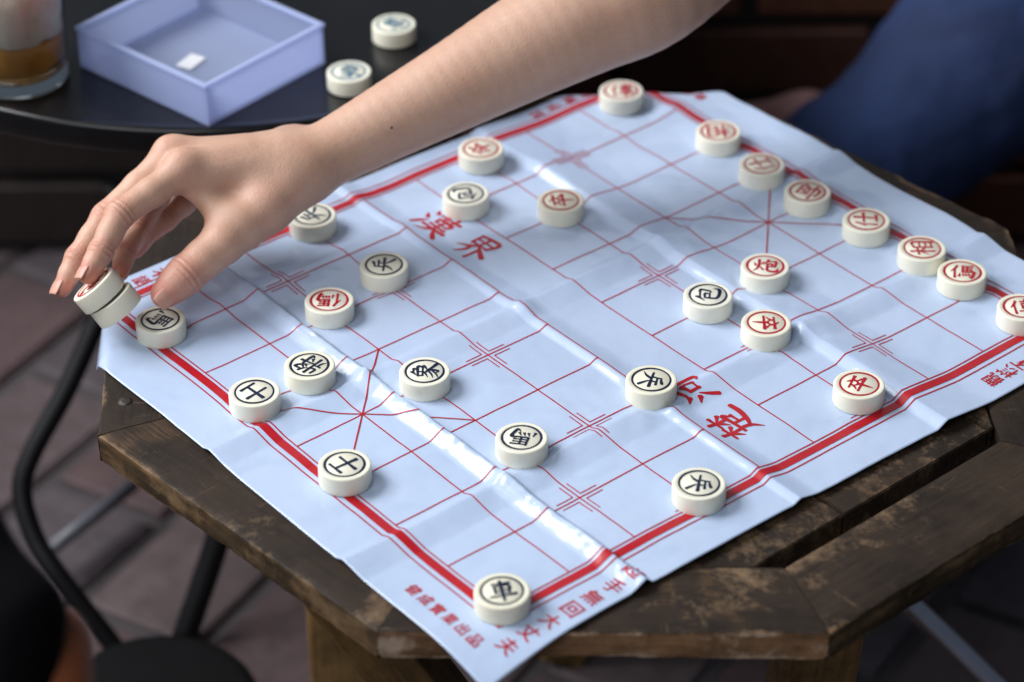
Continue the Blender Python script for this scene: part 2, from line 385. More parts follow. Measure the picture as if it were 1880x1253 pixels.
# ------------------------------------------------------------------ the board sheet
C = 0.05; ASP = 1.004; RIV = 0.912
def gx(v): return (v - 4) * C * ASP - RIV * C * ASP / 2 if v <= 4 else (v - 5) * C * ASP + RIV * C * ASP / 2
def gy(u): return (u - 4) * C
PIECES = [
('車','k',-0.2228,-0.1994,-28,'black-marked disc at the nearest corner of the board'),
('士','k',-0.2212,-0.0468,-93,'black-marked disc on the near red border, second from the nearest corner'),
('士','k',-0.2200,0.0495,-176,'black-marked disc on the near red border, third from the nearest corner'),
('將','k',-0.1765,0.0510,101,'black-marked disc lying against the big shiny fold, left of the near palace cross'),
('馬','k',-0.2207,0.1544,-162,'black-marked disc on the border right in front of the thumb'),
('傌','r',-0.1239,0.1019,138,'red-marked disc standing alone among black ones just beyond the shiny fold'),
('兵','k',-0.0709,0.1128,44,'black-marked disc near the left end of the board, right of the red horse disc'),
('兵','k',-0.0711,0.1933,88,'black-marked disc half hidden under the wrist'),
('包','k',0.0261,0.1475,155,'teal-black marked disc beside the brush characters below the forearm'),
('卒','r',0.0708,0.0987,55,'red-marked disc right of the teal-black one, below the forearm'),
('卒','r',0.0720,0.1880,91,'red-marked disc on the far border directly below the forearm'),
('俥','r',0.2014,0.1859,-37,'blurred red-marked disc at the farthest corner of the board'),
('相','r',0.2164,0.0975,144,'red-marked disc on the far border, second from the farthest corner'),
('仕','r',0.2090,0.0445,71,'faded orange-red marked disc on the far border, third from the farthest corner'),
('帥','r',0.2084,-0.0018,-71,'red-marked disc above the far palace cross, fourth from the farthest corner'),
('仕','r',0.2132,-0.0541,43,'red-marked disc on the far border, fifth from the farthest corner'),
('相','r',0.2168,-0.1028,50,'red-marked disc on the far border, left one of the touching pair'),
('傌','r',0.2163,-0.1399,-47,'red-marked disc on the far border, right one of the touching pair'),
('俥','r',0.2158,-0.1934,-36,'red-marked disc cut off by the right edge of the picture'),
('炮','r',0.1217,-0.0512,-46,'red-marked disc below the far palace cross, topmost of a trio'),
('包','k',0.0696,-0.0522,43,'black-marked disc, left one of a trio with two red ones'),
('卒','r',0.0766,-0.0999,-133,'red-marked disc, lowest of a trio right of the middle'),
('卒','r',0.0745,-0.1865,23,'red-marked disc near the right-hand red border beside a fold'),
('兵','k',-0.0218,-0.0996,-149,'black-marked disc standing on the river line beside the brush characters'),
('象','k',-0.1250,-0.0014,50,'black-marked disc just right of the big shiny fold, left of centre'),
('馬','k',-0.1223,-0.0943,126,'black-marked disc between the big shiny fold and the right-hand border'),
('兵','k',-0.0701,-0.1973,-144,'black-marked disc sitting on the right-hand red border'),
]
PXY = np.array([(p[2], p[3]) for p in PIECES])
def vnoise(x, y, s, seed):
    """smooth value noise on arrays"""
    g = np.random.default_rng(seed).uniform(-1, 1, (64, 64)); X = x * s + 31.7; Y = y * s + 29.3
    i = np.floor(X).astype(int); j = np.floor(Y).astype(int); fx = X - i; fy = Y - j
    fx = fx * fx * (3 - 2 * fx); fy = fy * fy * (3 - 2 * fy)
    a = g[i % 64, j % 64]; b = g[(i + 1) % 64, j % 64]; c = g[i % 64, (j + 1) % 64]; d = g[(i + 1) % 64, (j + 1) % 64]
    return (a * (1 - fx) + b * fx) * (1 - fy) + (c * (1 - fx) + d * fx) * fy
def sstep(t): t = np.clip(t, 0, 1); return t * t * (3 - 2 * t)
def ridge(d, hl, hr, pl=1.0, pr=1.0):
    l = np.clip(1 + d / hl, 0, 1); r = np.clip(1 - d / hr, 0, 1)
    l = (0.30 * sstep(l) + 0.70 * l * (1 - 0.12 * l)) ** pl; r = (0.30 * sstep(r) + 0.70 * r * (1 - 0.12 * r)) ** pr
    return np.where(d < 0, l, r)
def height(x, y):
    w1 = -0.1480 + 0.0016 * vnoise(x * 0, y, 14, 1); w2 = -0.0245 + 0.0010 * vnoise(x * 0, y, 12, 2); w3 = 0.0990 + 0.0012 * vnoise(x * 0, y, 12, 3)
    z = 0.0054 * (1 + 0.30 * vnoise(x * 0, y, 17, 4)) * ridge(x - w1, 0.0125, 0.0052, 1.2, 0.9)
    z += 0.00035 * vnoise(x, y, 230, 41) * ridge(x - w1, 0.012, 0.006) + 0.0004 * vnoise(x * 0.5, y, 120, 43) * ridge(x - w1, 0.018, 0.016)
    z += 0.0026 * (1 + 0.4 * vnoise(x * 0, y, 15, 5)) * ridge(x - w2, 0.0062, 0.016, 1.0, 1.5)
    z += 0.0042 * (1 + 0.35 * vnoise(x * 0, y, 13, 6)) * ridge(x - w3, 0.0090, 0.042, 1.0, 1.3)
    z += 0.0024 * ridge(x - 0.224, 0.02, 0.03)
    z += 0.0026 * ridge(y - 0.0290 - 0.001 * vnoise(x, y * 0, 12, 7), 0.018, 0.007)
    z += 0.0030 * ridge(y + 0.1090 - 0.001 * vnoise(x, y * 0, 12, 8), 0.020, 0.007)
    z += 0.0020 * ridge(y - 0.1560, 0.02, 0.012)
    # crumples where the folds cross
    for cx, cy in [(-.0245, .029), (.099, .029), (.099, -.109), (-.0245, -.109), (-.148, .029), (-.148, -.109)]:
        k = np.exp(-((x - cx) ** 2 + (y - cy) ** 2) / 0.022 ** 2)
        z += k * (0.0012 * vnoise(x, y, 75, 9) + 0.0006)
    z += 0.0010 * vnoise(x, y, 11, 10) + 0.00042 * vnoise(x, y, 42, 12) + 0.00012 * vnoise(x, y, 120, 14) + 0.0005
    # the far edge lifts a little
    z += 0.006 * sstep((x - 0.235) / 0.04) * (0.6 + 0.5 * vnoise(x, y, 16, 13))
    # pressed flat under the pieces
    k = np.ones_like(x)
    for px, py in PXY:
        k *= 1 - np.exp(-(((x - px) ** 2 + (y - py) ** 2) / 0.0195 ** 2) ** 3)
    return 0.0006 + np.maximum(z, -0.0003) * k
def fold_over(x, y, z, p, n, r, th):
    """bend the sheet down where it passes the table edge (point p, outward normal n)"""
    d = (x - p[0]) * n[0] + (y - p[1]) * n[1]
    dd = np.maximum(d, 0); a = np.minimum(dd / r, th); ext = np.maximum(dd - r * th, 0)
    off = r * np.sin(a) + ext * math.cos(th); dz = -r * (1 - np.cos(a)) - ext * math.sin(th)
    return x + n[0] * (off - dd), y + n[1] * (off - dd), z + dz
def edge_n(i):
    a, b = OCT[i], OCT[(i + 1) % 8]; e = (b - a).normalized(); return a, (e.y, -e.x)
def sheet_pos(x, y):
    x = np.asarray(x, float); y = np.asarray(y, float)
    z = height(x, y); X, Y, Z = x, y, z
    a, n = edge_n(7); X, Y, Z = fold_over(X, Y, Z, (a.x - n[0] * 0.004, a.y - n[1] * 0.004), n, 0.009, math.radians(78))
    a, n = edge_n(5); X, Y, Z = fold_over(X, Y, Z, (a.x - n[0] * 0.008, a.y - n[1] * 0.008), n, 0.012, math.radians(74))
    a, n = edge_n(1); X, Y, Z = fold_over(X, Y, Z, (a.x - n[0] * 0.002, a.y - n[1] * 0.002), n, 0.10, math.radians(34))
    return X, Y, Z
SX0, SX1, SY0, SY1 = -0.270, 0.270, -0.2395, 0.226
def axis(lo, hi, base, fine, spots):
    xs = [lo]
    while xs[-1] < hi:
        d = min(abs(xs[-1] - s) for s in spots); xs.append(xs[-1] + (fine if d < 0.019 else base))
    xs[-1] = hi; return np.array(xs)
xs = axis(SX0, SX1, 0.0018, 0.0008, [-.148, -.0245, .099]); ys = axis(SY0, SY1, 0.0018, 0.0012, [.029, -.109])
GX, GY = np.meshgrid(xs, ys, indexing='ij')
# edges of the film are not ruler straight
ey = 0.0022 * vnoise(GX, GY * 0, 10, 21); ex = 0.0022 * vnoise(GX * 0, GY, 10, 22)
GX2 = GX + ex * (np.abs(GX) / 0.27) ** 6; GY2 = GY + ey * (np.abs(GY) / 0.235) ** 6
PX, PY, PZ = sheet_pos(GX2, GY2)
V = np.stack([PX, PY, PZ], -1).reshape(-1, 3); nx, ny = len(xs), len(ys)
I = np.arange(nx * ny).reshape(nx, ny)
F = np.stack([I[:-1, :-1], I[1:, :-1], I[1:, 1:], I[:-1, 1:]], -1).reshape(-1, 4)
sheet = mesh_obj('board_sheet', V, F, SHEET, label='creased white plastic game board sheet printed with a red grid', cat='game board')
fo = (np.exp(-np.abs(GX + 0.152) / 0.010) + 0.55 * np.exp(-np.abs(GX + 0.028) / 0.006) + 0.55 * np.exp(-np.abs(GX - 0.094) / 0.008) + 0.4 * np.exp(-np.abs(GY - 0.029) / 0.008) * (GX > -0.2) + 0.4 * np.exp(-np.abs(GY + 0.109) / 0.008)).ravel()
at = sheet.data.attributes.new('fold', 'FLOAT', 'POINT'); at.data.foreach_set('value', fo.astype(np.float32))
so = sheet.modifiers.new('thickness', 'SOLIDIFY'); so.thickness = 0.00025; so.offset = -1

def ribbon(name, polys, lift=0.00022):
    """polys: list of (centre points Nx2, half widths N); laid on the sheet"""
    vs, fs = [], []
    for pts, hw in polys:
        pts = np.asarray(pts, float); hw = np.broadcast_to(np.asarray(hw, float), (len(pts),))
        t = np.gradient(pts, axis=0); t /= np.linalg.norm(t, axis=1)[:, None] + 1e-12; nrm = np.stack([-t[:, 1], t[:, 0]], 1)
        nc = max(3, int(np.ceil(hw.max() / 0.0006)) | 1); b = len(vs)
        for i in range(len(pts)):
            for c in np.linspace(-1, 1, nc):
                q = pts[i] + nrm[i] * hw[i] * c; vs.append(q)
        for i in range(len(pts) - 1):
            for c in range(nc - 1): fs.append((b + i * nc + c + 1, b + i * nc + c, b + (i + 1) * nc + c, b + (i + 1) * nc + c + 1))
    vs = np.array(vs); X, Y, Z = sheet_pos(vs[:, 0], vs[:, 1])
    return mesh_obj(name, np.stack([X, Y, Z + lift], 1), fs, PRINT, parent=sheet)
def seg(p, q, hw, step=0.0008):
    p, q = np.array(p, float), np.array(q, float); n = max(2, int(np.linalg.norm(q - p) / step)); return (p + (q - p) * np.linspace(0, 1, n)[:, None], hw)
LW = 0.00048
X0, X9, Y0, Y8 = gx(0), gx(9), gy(0), gy(8)
for v in range(1, 9): ribbon('rank_line', [seg((gx(v), Y0), (gx(v), Y8), LW)])
for u in range(1, 8): 
    ribbon('file_line', [seg((X0, gy(u)), (gx(4), gy(u)), LW), ], 0.00026); ribbon('file_line', [seg((gx(5), gy(u)), (X9, gy(u)), LW)], 0.00026)
def rect(o, hw): return [seg((X0 - o, Y0 - o), (X9 + o, Y0 - o), hw), seg((X0 - o, Y8 + o), (X9 + o, Y8 + o), hw)], [seg((X0 - o, Y0 - o - hw), (X0 - o, Y8 + o + hw), hw), seg((X9 + o, Y0 - o - hw), (X9 + o, Y8 + o + hw), hw)]
for nm, o, hw in (('inner_frame_line', 0, 0.0005), ('border_band', 0.0052, 0.0030), ('outer_frame_line', 0.0118, 0.0005)):
    a, b = rect(o, hw)
    for q in a: ribbon(nm, [q], 0.00030)
    for q in b: ribbon(nm, [q], 0.00034)
for v0 in (0, 7):
    ribbon('palace_diagonal', [seg((gx(v0), gy(3)), (gx(v0 + 2), gy(5)), LW)], 0.00038); ribbon('palace_diagonal', [seg((gx(v0), gy(5)), (gx(v0 + 2), gy(3)), LW)], 0.00042)
STARS = [(u, v) for v in (3, 6) for u in (0, 2, 4, 6, 8)] + [(u, v) for v in (2, 7) for u in (1, 7)]
for u, v in STARS:
    g, L = 0.0030, 0.0125
    for sx in (-1, 1):
        for sy in (-1, 1):
            if (u == 0 and sy < 0) or (u == 8 and sy > 0): continue
            c = np.array((gx(v) + sx * g, gy(u) + sy * g)); t = np.linspace(0, 1, 16)[:, None]
            p = np.concatenate([c + np.array((sx * L, 0)) * (1 - t), (c + np.array((0, sy * L)) * t)[1:]])
            ribbon('corner_mark', [(p, np.where(np.arange(len(p)) == 15, 0.00056, 0.0004))], 0.00024)

# ---- brush characters: strokes on a 100 x 100 field, (x, y) or (x, y, width)
def st(*pts): return pts
def person_rad(x0=0): return [st((28, 94, 8), (18, 70, 8), (2, 48, 3)), st((18, 70, 7), (18, 4, 9))]
def remap(strokes, x0, x1, y0=0, y1=100): 
    return [tuple((x0 + p[0] * (x1 - x0) / 100, y0 + p[1] * (y1 - y0) / 100) + tuple(p[2:]) for p in s) for s in strokes]
G = {}
G['兵'] = [st((66, 97, 9), (52, 90, 8), (32, 84, 3)), st((34, 86, 7), (32, 52, 7)), st((34, 70, 6), (78, 75, 8)), st((60, 72, 7), (59, 50, 7)), st((4, 46, 6), (50, 49, 7), (96, 53, 10)), st((40, 42, 9), (28, 24, 7), (8, 8, 2)), st((58, 42, 4), (76, 24, 8), (92, 10, 9))]
G['卒'] = [st((46, 98, 4), (56, 86, 10)), st((12, 78, 6), (50, 81, 6), (90, 84, 10)), st((34, 78, 8), (28, 62, 7), (12, 48, 3)), st((32, 64, 4), (46, 54, 8)), st((66, 78, 8), (60, 62, 7), (46, 50, 3)), st((64, 66, 4), (82, 52, 9)), st((6, 38, 7), (50, 41, 7), (94, 44, 11)), st((50, 56, 9), (50, 36, 9), (49, 14, 7), (48, -6, 2))]
G['馬'] = [st((24, 96, 8), (23, 46, 8)), st((24, 92, 6), (84, 95, 8)), st((24, 77, 6), (78, 79, 7)), st((24, 62, 6), (78, 64, 7)), st((50, 93, 7), (50, 48, 7)), st((23, 47, 7), (60, 48, 7), (90, 50, 10), (86, 24, 10), (76, 2, 9), (62, 14, 3)), st((8, 36, 4), (3, 14, 10)), st((24, 36, 4), (29, 20, 9)), st((40, 36, 4), (47, 21, 9)), st((56, 37, 4), (65, 23, 9))]
G['傌'] = person_rad() + remap(G['馬'], 34, 104, 2, 98)
G['包'] = [st((34, 98, 9), (24, 80, 8), (4, 60, 2)), st((26, 82, 6), (60, 84, 6), (84, 84, 9), (82, 60, 8), (76, 42, 7), (62, 44, 3)), st((26, 62, 6), (58, 63, 8), (56, 42, 6)), st((28, 43, 6), (56, 43, 6)), st((27, 63, 7), (26, 30, 8), (30, 12, 9), (60, 4, 10), (92, 8, 11), (98, 32, 2))]
G['炮'] = [st((4, 70, 4), (11, 52, 9)), st((42, 76, 8), (33, 58, 3)), st((24, 96, 9), (24, 60, 8), (18, 30, 7), (0, 6, 2)), st((25, 46, 4), (42, 20, 9))] + remap(G['包'], 42, 104, 4, 98)
G['車'] = [st((18, 88, 7), (84, 91, 9)), st((24, 75, 8), (25, 38, 7)), st((24, 74, 6), (78, 76, 9), (75, 38, 8)), st((25, 56, 6), (75, 58, 6)), st((25, 40, 6), (75, 41, 6)), st((2, 20, 7), (50, 22, 7), (98, 26, 11)), st((50, 104, 9), (50, 50, 9), (50, -6, 7))]
G['俥'] = person_rad() + remap(G['車'], 34, 104)
G['士'] = [st((2, 60, 8), (50, 63, 7), (98, 66, 11)), st((50, 102, 12), (50, 60, 9), (50, 8, 8)), st((16, 6, 8), (50, 8, 7), (84, 11, 10))]
G['仕'] = person_rad() + remap(G['士'], 34, 104)
G['象'] = [st((46, 104, 8), (36, 92, 7), (18, 78, 2)), st((38, 94, 5), (68, 94, 8), (56, 78, 4)), st((18, 77, 7), (22, 56, 7)), st((18, 76, 6), (82, 78, 9), (76, 57, 7)), st((22, 58, 6), (76, 58, 6)), st((48, 77, 6), (47, 58, 6)), st((48, 57, 7), (32, 46, 6), (8, 36, 2)), st((38, 50, 5), (56, 36, 9), (58, 14, 9), (50, -4, 8), (36, 8, 2)), st((54, 38, 6), (32, 24, 6), (6, 16, 2)), st((57, 24, 6), (34, 6, 6), (4, -6, 2)), st((88, 56, 9), (76, 48, 7), (58, 40, 2)), st((58, 42, 4), (74, 22, 9), (100, 2, 12))]
G['相'] = [st((2, 68, 7), (46, 71, 8)), st((26, 100, 9), (26, 0, 8)), st((26, 68, 7), (16, 46, 6), (0, 26, 2)), st((28, 62, 4), (46, 42, 9)), st((56, 86, 8), (56, 6, 8)), st((56, 85, 6), (96, 87, 9), (95, 4, 8)), st((57, 60, 6), (94, 61, 6)), st((57, 35, 6), (94, 36, 6)), st((57, 11, 6), (94, 12, 6))]
G['將'] = [st((34, 102, 10), (34, -4, 9)), st((10, 92, 7), (10, 62, 8), (34, 64, 6)), st((2, 40, 7), (34, 42, 6)), st((16, 40, 7), (14, 18, 7), (2, -2, 2)), st((64, 104, 8), (56, 86, 7), (42, 68, 2)), st((58, 90, 6), (92, 90, 9), (80, 68, 8), (48, 44, 2)), st((58, 78, 5), (68, 70, 8)), st((52, 66, 5), (62, 58, 8)), st((40, 36, 6), (100, 42, 10)), st((80, 56, 8), (80, 10, 9), (76, -4, 8), (62, 8, 2)), st((52, 28, 4), (62, 14, 10))]
G['帥'] = [st((26, 102, 7), (14, 86, 3)), st((10, 84, 7), (10, 16, 7)), st((10, 84, 6), (40, 86, 8), (40, 62, 6)), st((11, 62, 6), (40, 63, 6)), st((11, 44, 6), (40, 45, 7), (40, 20, 6)), st((11, 22, 6), (40, 23, 6)), st((54, 76, 7), (54, 20, 7)), st((54, 75, 6), (96, 78, 9), (96, 28, 8), (86, 30, 3)), st((74, 104, 9), (74, -6, 8))]
G['漢'] = [st((10, 92, 4), (22, 80, 12)), st((0, 62, 4), (14, 50, 12)), st((2, 4, 10), (12, 22, 9), (26, 42, 3)), st((34, 84, 8), (100, 88, 10)), st((52, 100, 9), (53, 72, 7)), st((80, 102, 9), (78, 72, 7)), st((44, 68, 8), (46, 50, 7)), st((44, 67, 7), (88, 70, 10), (84, 52, 8)), st((46, 52, 6), (84, 53, 6)), st((40, 37, 7), (92, 40, 9)), st((28, 22, 8), (104, 28, 11)), st((65, 74, 8), (65, 28, 8)), st((64, 26, 9), (52, 10, 8), (28, -6, 2)), st((68, 26, 5), (86, 8, 11), (104, -6, 11))]
G['界'] = [st((20, 98, 9), (22, 56, 8)), st((20, 97, 8), (84, 100, 11), (80, 56, 8)), st((21, 78, 7), (81, 79, 7)), st((22, 58, 7), (80, 59, 7)), st((51, 98, 8), (51, 58, 8)), st((50, 57, 9), (32, 40, 9), (0, 22, 2)), st((52, 56, 5), (74, 40, 11), (104, 22, 13)), st((38, 34, 10), (36, 18, 9), (20, -8, 2)), st((66, 36, 10), (66, -8, 9))]
G['楚'] = [st((0, 80, 7), (46, 83, 9)), st((24, 104, 10), (24, 50, 9)), st((24, 80, 8), (14, 66, 8), (0, 52, 2)), st((26, 76, 5), (44, 62, 11)), st((54, 80, 7), (100, 84, 10)), st((76, 104, 10), (76, 50, 9)), st((75, 80, 8), (66, 66, 8), (52, 54, 2)), st((78, 76, 5), (98, 58, 11)), st((12, 42, 8), (60, 44, 9), (90, 47, 11), (78, 32, 4)), st((52, 44, 9), (51, 8, 9)), st((52, 25, 7), (82, 28, 9)), st((26, 34, 10), (20, 14, 9), (-2, -8, 2)), st((18, 20, 5), (44, 6, 11), (80, -2, 13), (112, 0, 12))]
G['河'] = [st((8, 94, 4), (22, 82, 13)), st((-2, 66, 4), (14, 54, 13)), st((0, 6, 11), (12, 26, 9), (26, 46, 3)), st((32, 84, 8), (66, 87, 9), (106, 90, 12)), st((90, 87, 11), (90, 40, 11), (88, 8, 12), (70, 16, 3)), st((40, 64, 9), (42, 32, 8)), st((40, 63, 7), (70, 66, 11), (66, 34, 8)), st((42, 36, 7), (67, 37, 7))]
def stroke_ribbon(s, scale, wscale=1.0, n=7):
    pts = [(p[0], p[1], (p[2] if len(p) > 2 else 7)) for p in s]
    if len(pts) == 2:
        a, b = pts; pts = [a, ((a[0] * 2 + b[0]) / 3, (a[1] * 2 + b[1]) / 3, a[2] * .55 + b[2] * .3), ((a[0] + 2 * b[0]) / 3, (a[1] + 2 * b[1]) / 3, a[2] * .3 + b[2] * .55), b]
    c = np.array(catmull(pts, n)); 
    d0 = c[0, :2] - c[1, :2]; d0 /= np.linalg.norm(d0) + 1e-9; d1 = c[-1, :2] - c[-2, :2]; d1 /= np.linalg.norm(d1) + 1e-9
    w0, w1 = c[0, 2] / 2, c[-1, 2] / 2
    pre = [(*(c[0, :2] + d0 * w0 * k), c[0, 2] * math.sqrt(max(0, 1 - k * k)) + 0.05) for k in (0.96, 0.75, 0.4)]
    post = [(*(c[-1, :2] + d1 * w1 * k), c[-1, 2] * math.sqrt(max(0, 1 - k * k)) + 0.05) for k in (0.4, 0.75, 0.96)]
    c = np.array(pre + [tuple(q) for q in c] + post)
    return (c[:, :2] - 50) / 100 * scale, np.maximum(c[:, 2], 1.0) / 200 * scale * wscale

# river characters
def river(ch, x, y, up, size):
    """up: +1 reads with its top towards +x, -1 towards -x"""
    pl = []
    for s in G[ch]:
        p, hw = stroke_ribbon(s, size, 1.2, 10)
        q = np.stack([p[:, 1] * up, -p[:, 0] * up], 1) + np.array([x, y]); pl.append((q, hw))
    ribbon('river_character', pl, 0.00030)
river('漢', -0.0015, 0.1455, 1, 0.0265); river('界', 0.0012, 0.1045, 1, 0.0255)
river('楚', -0.0035, -0.1550, -1, 0.0255); river('河', 0.0010, -0.1125, -1, 0.0260)

# small printed writing in the margins (built-in typeface)
def margin_char(ch, x, y, rot, size, name='margin_character'):
    cu = bpy.data.curves.new('txt', 'FONT'); cu.body = ch; cu.size = 1.0; cu.align_x = 'CENTER'; cu.align_y = 'CENTER'; cu.offset = 0.012; cu.resolution_u = 3
    o = bpy.data.objects.new('txt', cu); COL.objects.link(o)
    dg = bpy.context.evaluated_depsgraph_get(); me = o.evaluated_get(dg).to_mesh()
    bm = bmesh.new(); bm.from_mesh(me); bpy.data.objects.remove(o); bpy.data.curves.remove(cu)
    if not bm.verts: bm.free(); return
    co = np.array([v.co[:2] for v in bm.verts]); c = (co.max(0) + co.min(0)) / 2; ext = max(co.max(0) - co.min(0)) or 1
    for v in bm.verts: v.co.x = (v.co.x - c[0]) / ext * size; v.co.y = (v.co.y - c[1]) / ext * size; v.co.z = 0
    for k in np.arange(-size / 2, size / 2, 0.002):
        for nv in ((1, 0, 0), (0, 1, 0)):
            bmesh.ops.bisect_plane(bm, geom=bm.verts[:] + bm.edges[:] + bm.faces[:], plane_co=(k, k, 0), plane_no=nv)
    cs, sn = math.cos(rot), math.sin(rot)
    P = np.array([(v.co.x * cs - v.co.y * sn + x, v.co.x * sn + v.co.y * cs + y) for v in bm.verts])
    X, Y, Z = sheet_pos(P[:, 0], P[:, 1])
    for i, v in enumerate(bm.verts): v.co = (X[i], Y[i], Z[i] + 0.0003)
    bm_obj(name, bm, PRINT, smooth=True, parent=sheet)
A90 = math.pi / 2
for i, ch in enumerate('起手無回大丈夫'):
    x = -0.1465 - i * 0.0157
    margin_char(ch, x, -0.2262, -A90, 0.0118); margin_char(ch, -x, 0.2160, A90, 0.0112)
for i, ch in enumerate('觀棋不語真君子'):
    x = 0.1555 + i * 0.0135
    margin_char(ch, x, -0.2248, A90, 0.0122); margin_char(ch, -x, 0.2160, -A90, 0.0112)
for i, ch in enumerate('健成實業出品'):
    y = -0.1545 - i * 0.0113
    margin_char(ch, -0.2520, y, -A90, 0.0088, 'maker_character'); margin_char(ch, 0.2510, -y, A90, 0.0088, 'maker_character')

# ------------------------------------------------------------------ pieces
PR, PH = 0.01625, 0.0125
prof = [(0, 0), (PR - 0.0008, 0), (PR - 0.0003, 0.00015), (PR - 0.00005, 0.0004), (PR, 0.0009), (PR - 0.0001, PH - 0.0010), (PR - 0.0002, PH - 0.0005), (PR - 0.0005, PH - 0.00015), (PR - 0.0010, PH), (0.0126, PH), (0.0123, PH - 0.00025), (0.0117, PH - 0.00025), (0.0114, PH), (0, PH)]
vs, fs = lathe(prof, 72)
disc_me = bpy.data.meshes.new('disc'); disc_me.from_pydata(vs, [], fs); disc_me.materials.append(IVORY)
bmx = bmesh.new(); bmx.from_mesh(disc_me); bmesh.ops.remove_doubles(bmx, verts=bmx.verts, dist=1e-6); bmesh.ops.recalc_face_normals(bmx, faces=bmx.faces); bmx.to_mesh(disc_me); bmx.free()
disc_me.polygons.foreach_set('use_smooth', [True] * len(disc_me.polygons))
def groove(polys, name, base=0.00006, edge=0.00017):
    vs, fs = [], []
    for k, (pts, hw) in enumerate(polys):
        pts = np.asarray(pts); t = np.gradient(pts, axis=0); t /= np.linalg.norm(t, axis=1)[:, None] + 1e-12; nr = np.stack([-t[:, 1], t[:, 0]], 1); b = len(vs)
        for i in range(len(pts)):
            for c, z in ((-1, edge), (-.45, base + .00004), (.45, base + .00004), (1, edge)):
                q = pts[i] + nr[i] * hw[i] * c; vs.append((q[0], q[1], z + k * 4e-6))
        for i in range(len(pts) - 1):
            for c in range(3): fs.append((b + i * 4 + c + 1, b + i * 4 + c, b + (i + 1) * 4 + c, b + (i + 1) * 4 + c + 1))
    me = bpy.data.meshes.new(name); me.from_pydata(vs, [], fs); me.polygons.foreach_set('use_smooth', [True] * len(me.polygons)); return me
RING = {}; CHARM = {}
def ring_mesh(key, mat_):
    if key not in RING:
        a = np.linspace(0, 2 * math.pi, 73)
        hw = 0.00070 + 0.00013 * np.sin(a * 2 + hash(len(RING)) * 1.7)
        me = groove([(np.stack([np.cos(a), np.sin(a)], 1) * 0.0120, hw)], 'ring'); me.materials.append(mat_); RING[key] = me
    return RING[key]
def char_mesh(ch, key, mat_):
    if (ch, key) not in CHARM:
        me = groove([stroke_ribbon(s, 0.0158 * (1.04 if ch in '士卒兵' else 1.0), 1.45) for s in G[ch]], 'character'); me.materials.append(mat_); CHARM[(ch, key)] = me
    return CHARM[(ch, key)]
WORD = {'車': 'chariot', '士': 'guard', '將': 'general', '馬': 'horse', '傌': 'horse', '兵': 'soldier', '包': 'cannon', '卒': 'soldier', '俥': 'chariot', '相': 'minister', '仕': 'guard', '帥': 'marshal', '炮': 'cannon', '象': 'elephant'}
def piece(ch, col, label, matrix, group='ivory chess pieces'):
    mt = {'k': INK_K, 'r': INK_R, 't': INK_T, 'o': INK_RO}[col]
    e = empty('chess_piece', label=label, cat='game piece', group=group); e.matrix_world = matrix
    put(bpy.data.objects.new('disc', disc_me), parent=e)
    o = put(bpy.data.objects.new('ring', ring_mesh(col, mt)), parent=e); o.location = (0, 0, PH)
    o = put(bpy.data.objects.new('character', char_mesh(ch, col, mt)), parent=e); o.location = (0, 0, PH)
    return e
for i, (ch, col, x, y, a, lab) in enumerate(PIECES):
    if i == 13: col = 'o'
    z = float(sheet_pos(np.array([x]), np.array([y]))[2][0]) + 0.0002
    piece(ch, col, lab.replace('disc', 'ivory disc', 1), Matrix.Translation((x, y, z)) @ Matrix.Rotation(math.radians(a), 4, 'Z') @ Matrix.Rotation(math.radians(random.uniform(-.5, .5)), 4, 'X'))
BT = 0.030
piece('車', 't', 'ivory disc with faded blue mark on the black table, farther from the plastic box', Matrix.Translation((0.1042, 0.3308, BT)) @ Matrix.Rotation(0.3, 4, 'Z'))
piece('象', 't', 'ivory disc with faded blue mark on the black table, beside the plastic box', Matrix.Translation((0.0365, 0.2951, BT)) @ Matrix.Rotation(-0.6, 4, 'Z'))
# the two held in the hand
hn = Vector((-0.364, 0.5064, 0.7817)).normalized(); face = Vector((-0.2534, 0.1791, 0.0425))
rotm = hn.to_track_quat('Z', 'Y').to_matrix().to_4x4()
piece('炮', 'r', 'tilted ivory disc with red ring pinched under the fingertips, upper of two', Matrix.Translation(face - hn * PH) @ rotm)
piece('車', 'k', 'tilted ivory disc with dark ring held below the red one, lower of two', Matrix.Translation(face - hn * (PH * 2 + 0.0010) + right * 0.0016 + down * -0.0004) @ (hn + right * 0.03 - down * 0.02).to_track_quat('Z', 'Y').to_matrix().to_4x4())

# ------------------------------------------------------------------ black round table
BLK = simple('black_lacquer', (0.006, 0.006, 0.007), 0.24, 0.3, 30, 0.04, Specular_IOR_Level=0.35)
BLKM = simple('black_steel', (0.005, 0.005, 0.006), 0.5, 0.3, 60, 0.1, Specular_IOR_Level=0.25)
bt = empty('round_table', (0.124, 0.572, FZ), label='round glossy black table behind the board', cat='table')
TR = 0.333
vs, fs = lathe([(0, 0), (TR - 0.014, 0), (TR - 0.008, 0.0008), (TR - 0.004, 0.0026), (TR - 0.0012, 0.0020), (TR, -0.001), (TR, -0.016), (TR - 0.003, -0.019), (TR - 0.02, -0.019), (0, -0.019)], 128)
o = mesh_obj('table_top', vs, fs, BLK, parent=bt); o.location = (0, 0, BT - 0.0006 - FZ)
v2, f2 = lathe([(0, 0), (0.11, 0), (0.112, 0.008), (0.06, 0.02), (0.028, 0.035), (0.026, 0.44), (0.05, 0.47)], 48); mesh_obj('pedestal', v2, f2, BLKM, parent=bt)
v2, f2 = lathe([(0, 0), (0.24, 0), (0.24, 0.012), (0, 0.012)], 48); o = mesh_obj('under_plate', v2, f2, BLKM, parent=bt, smooth=False); o.location = (0, 0, BT - 0.032 - FZ)

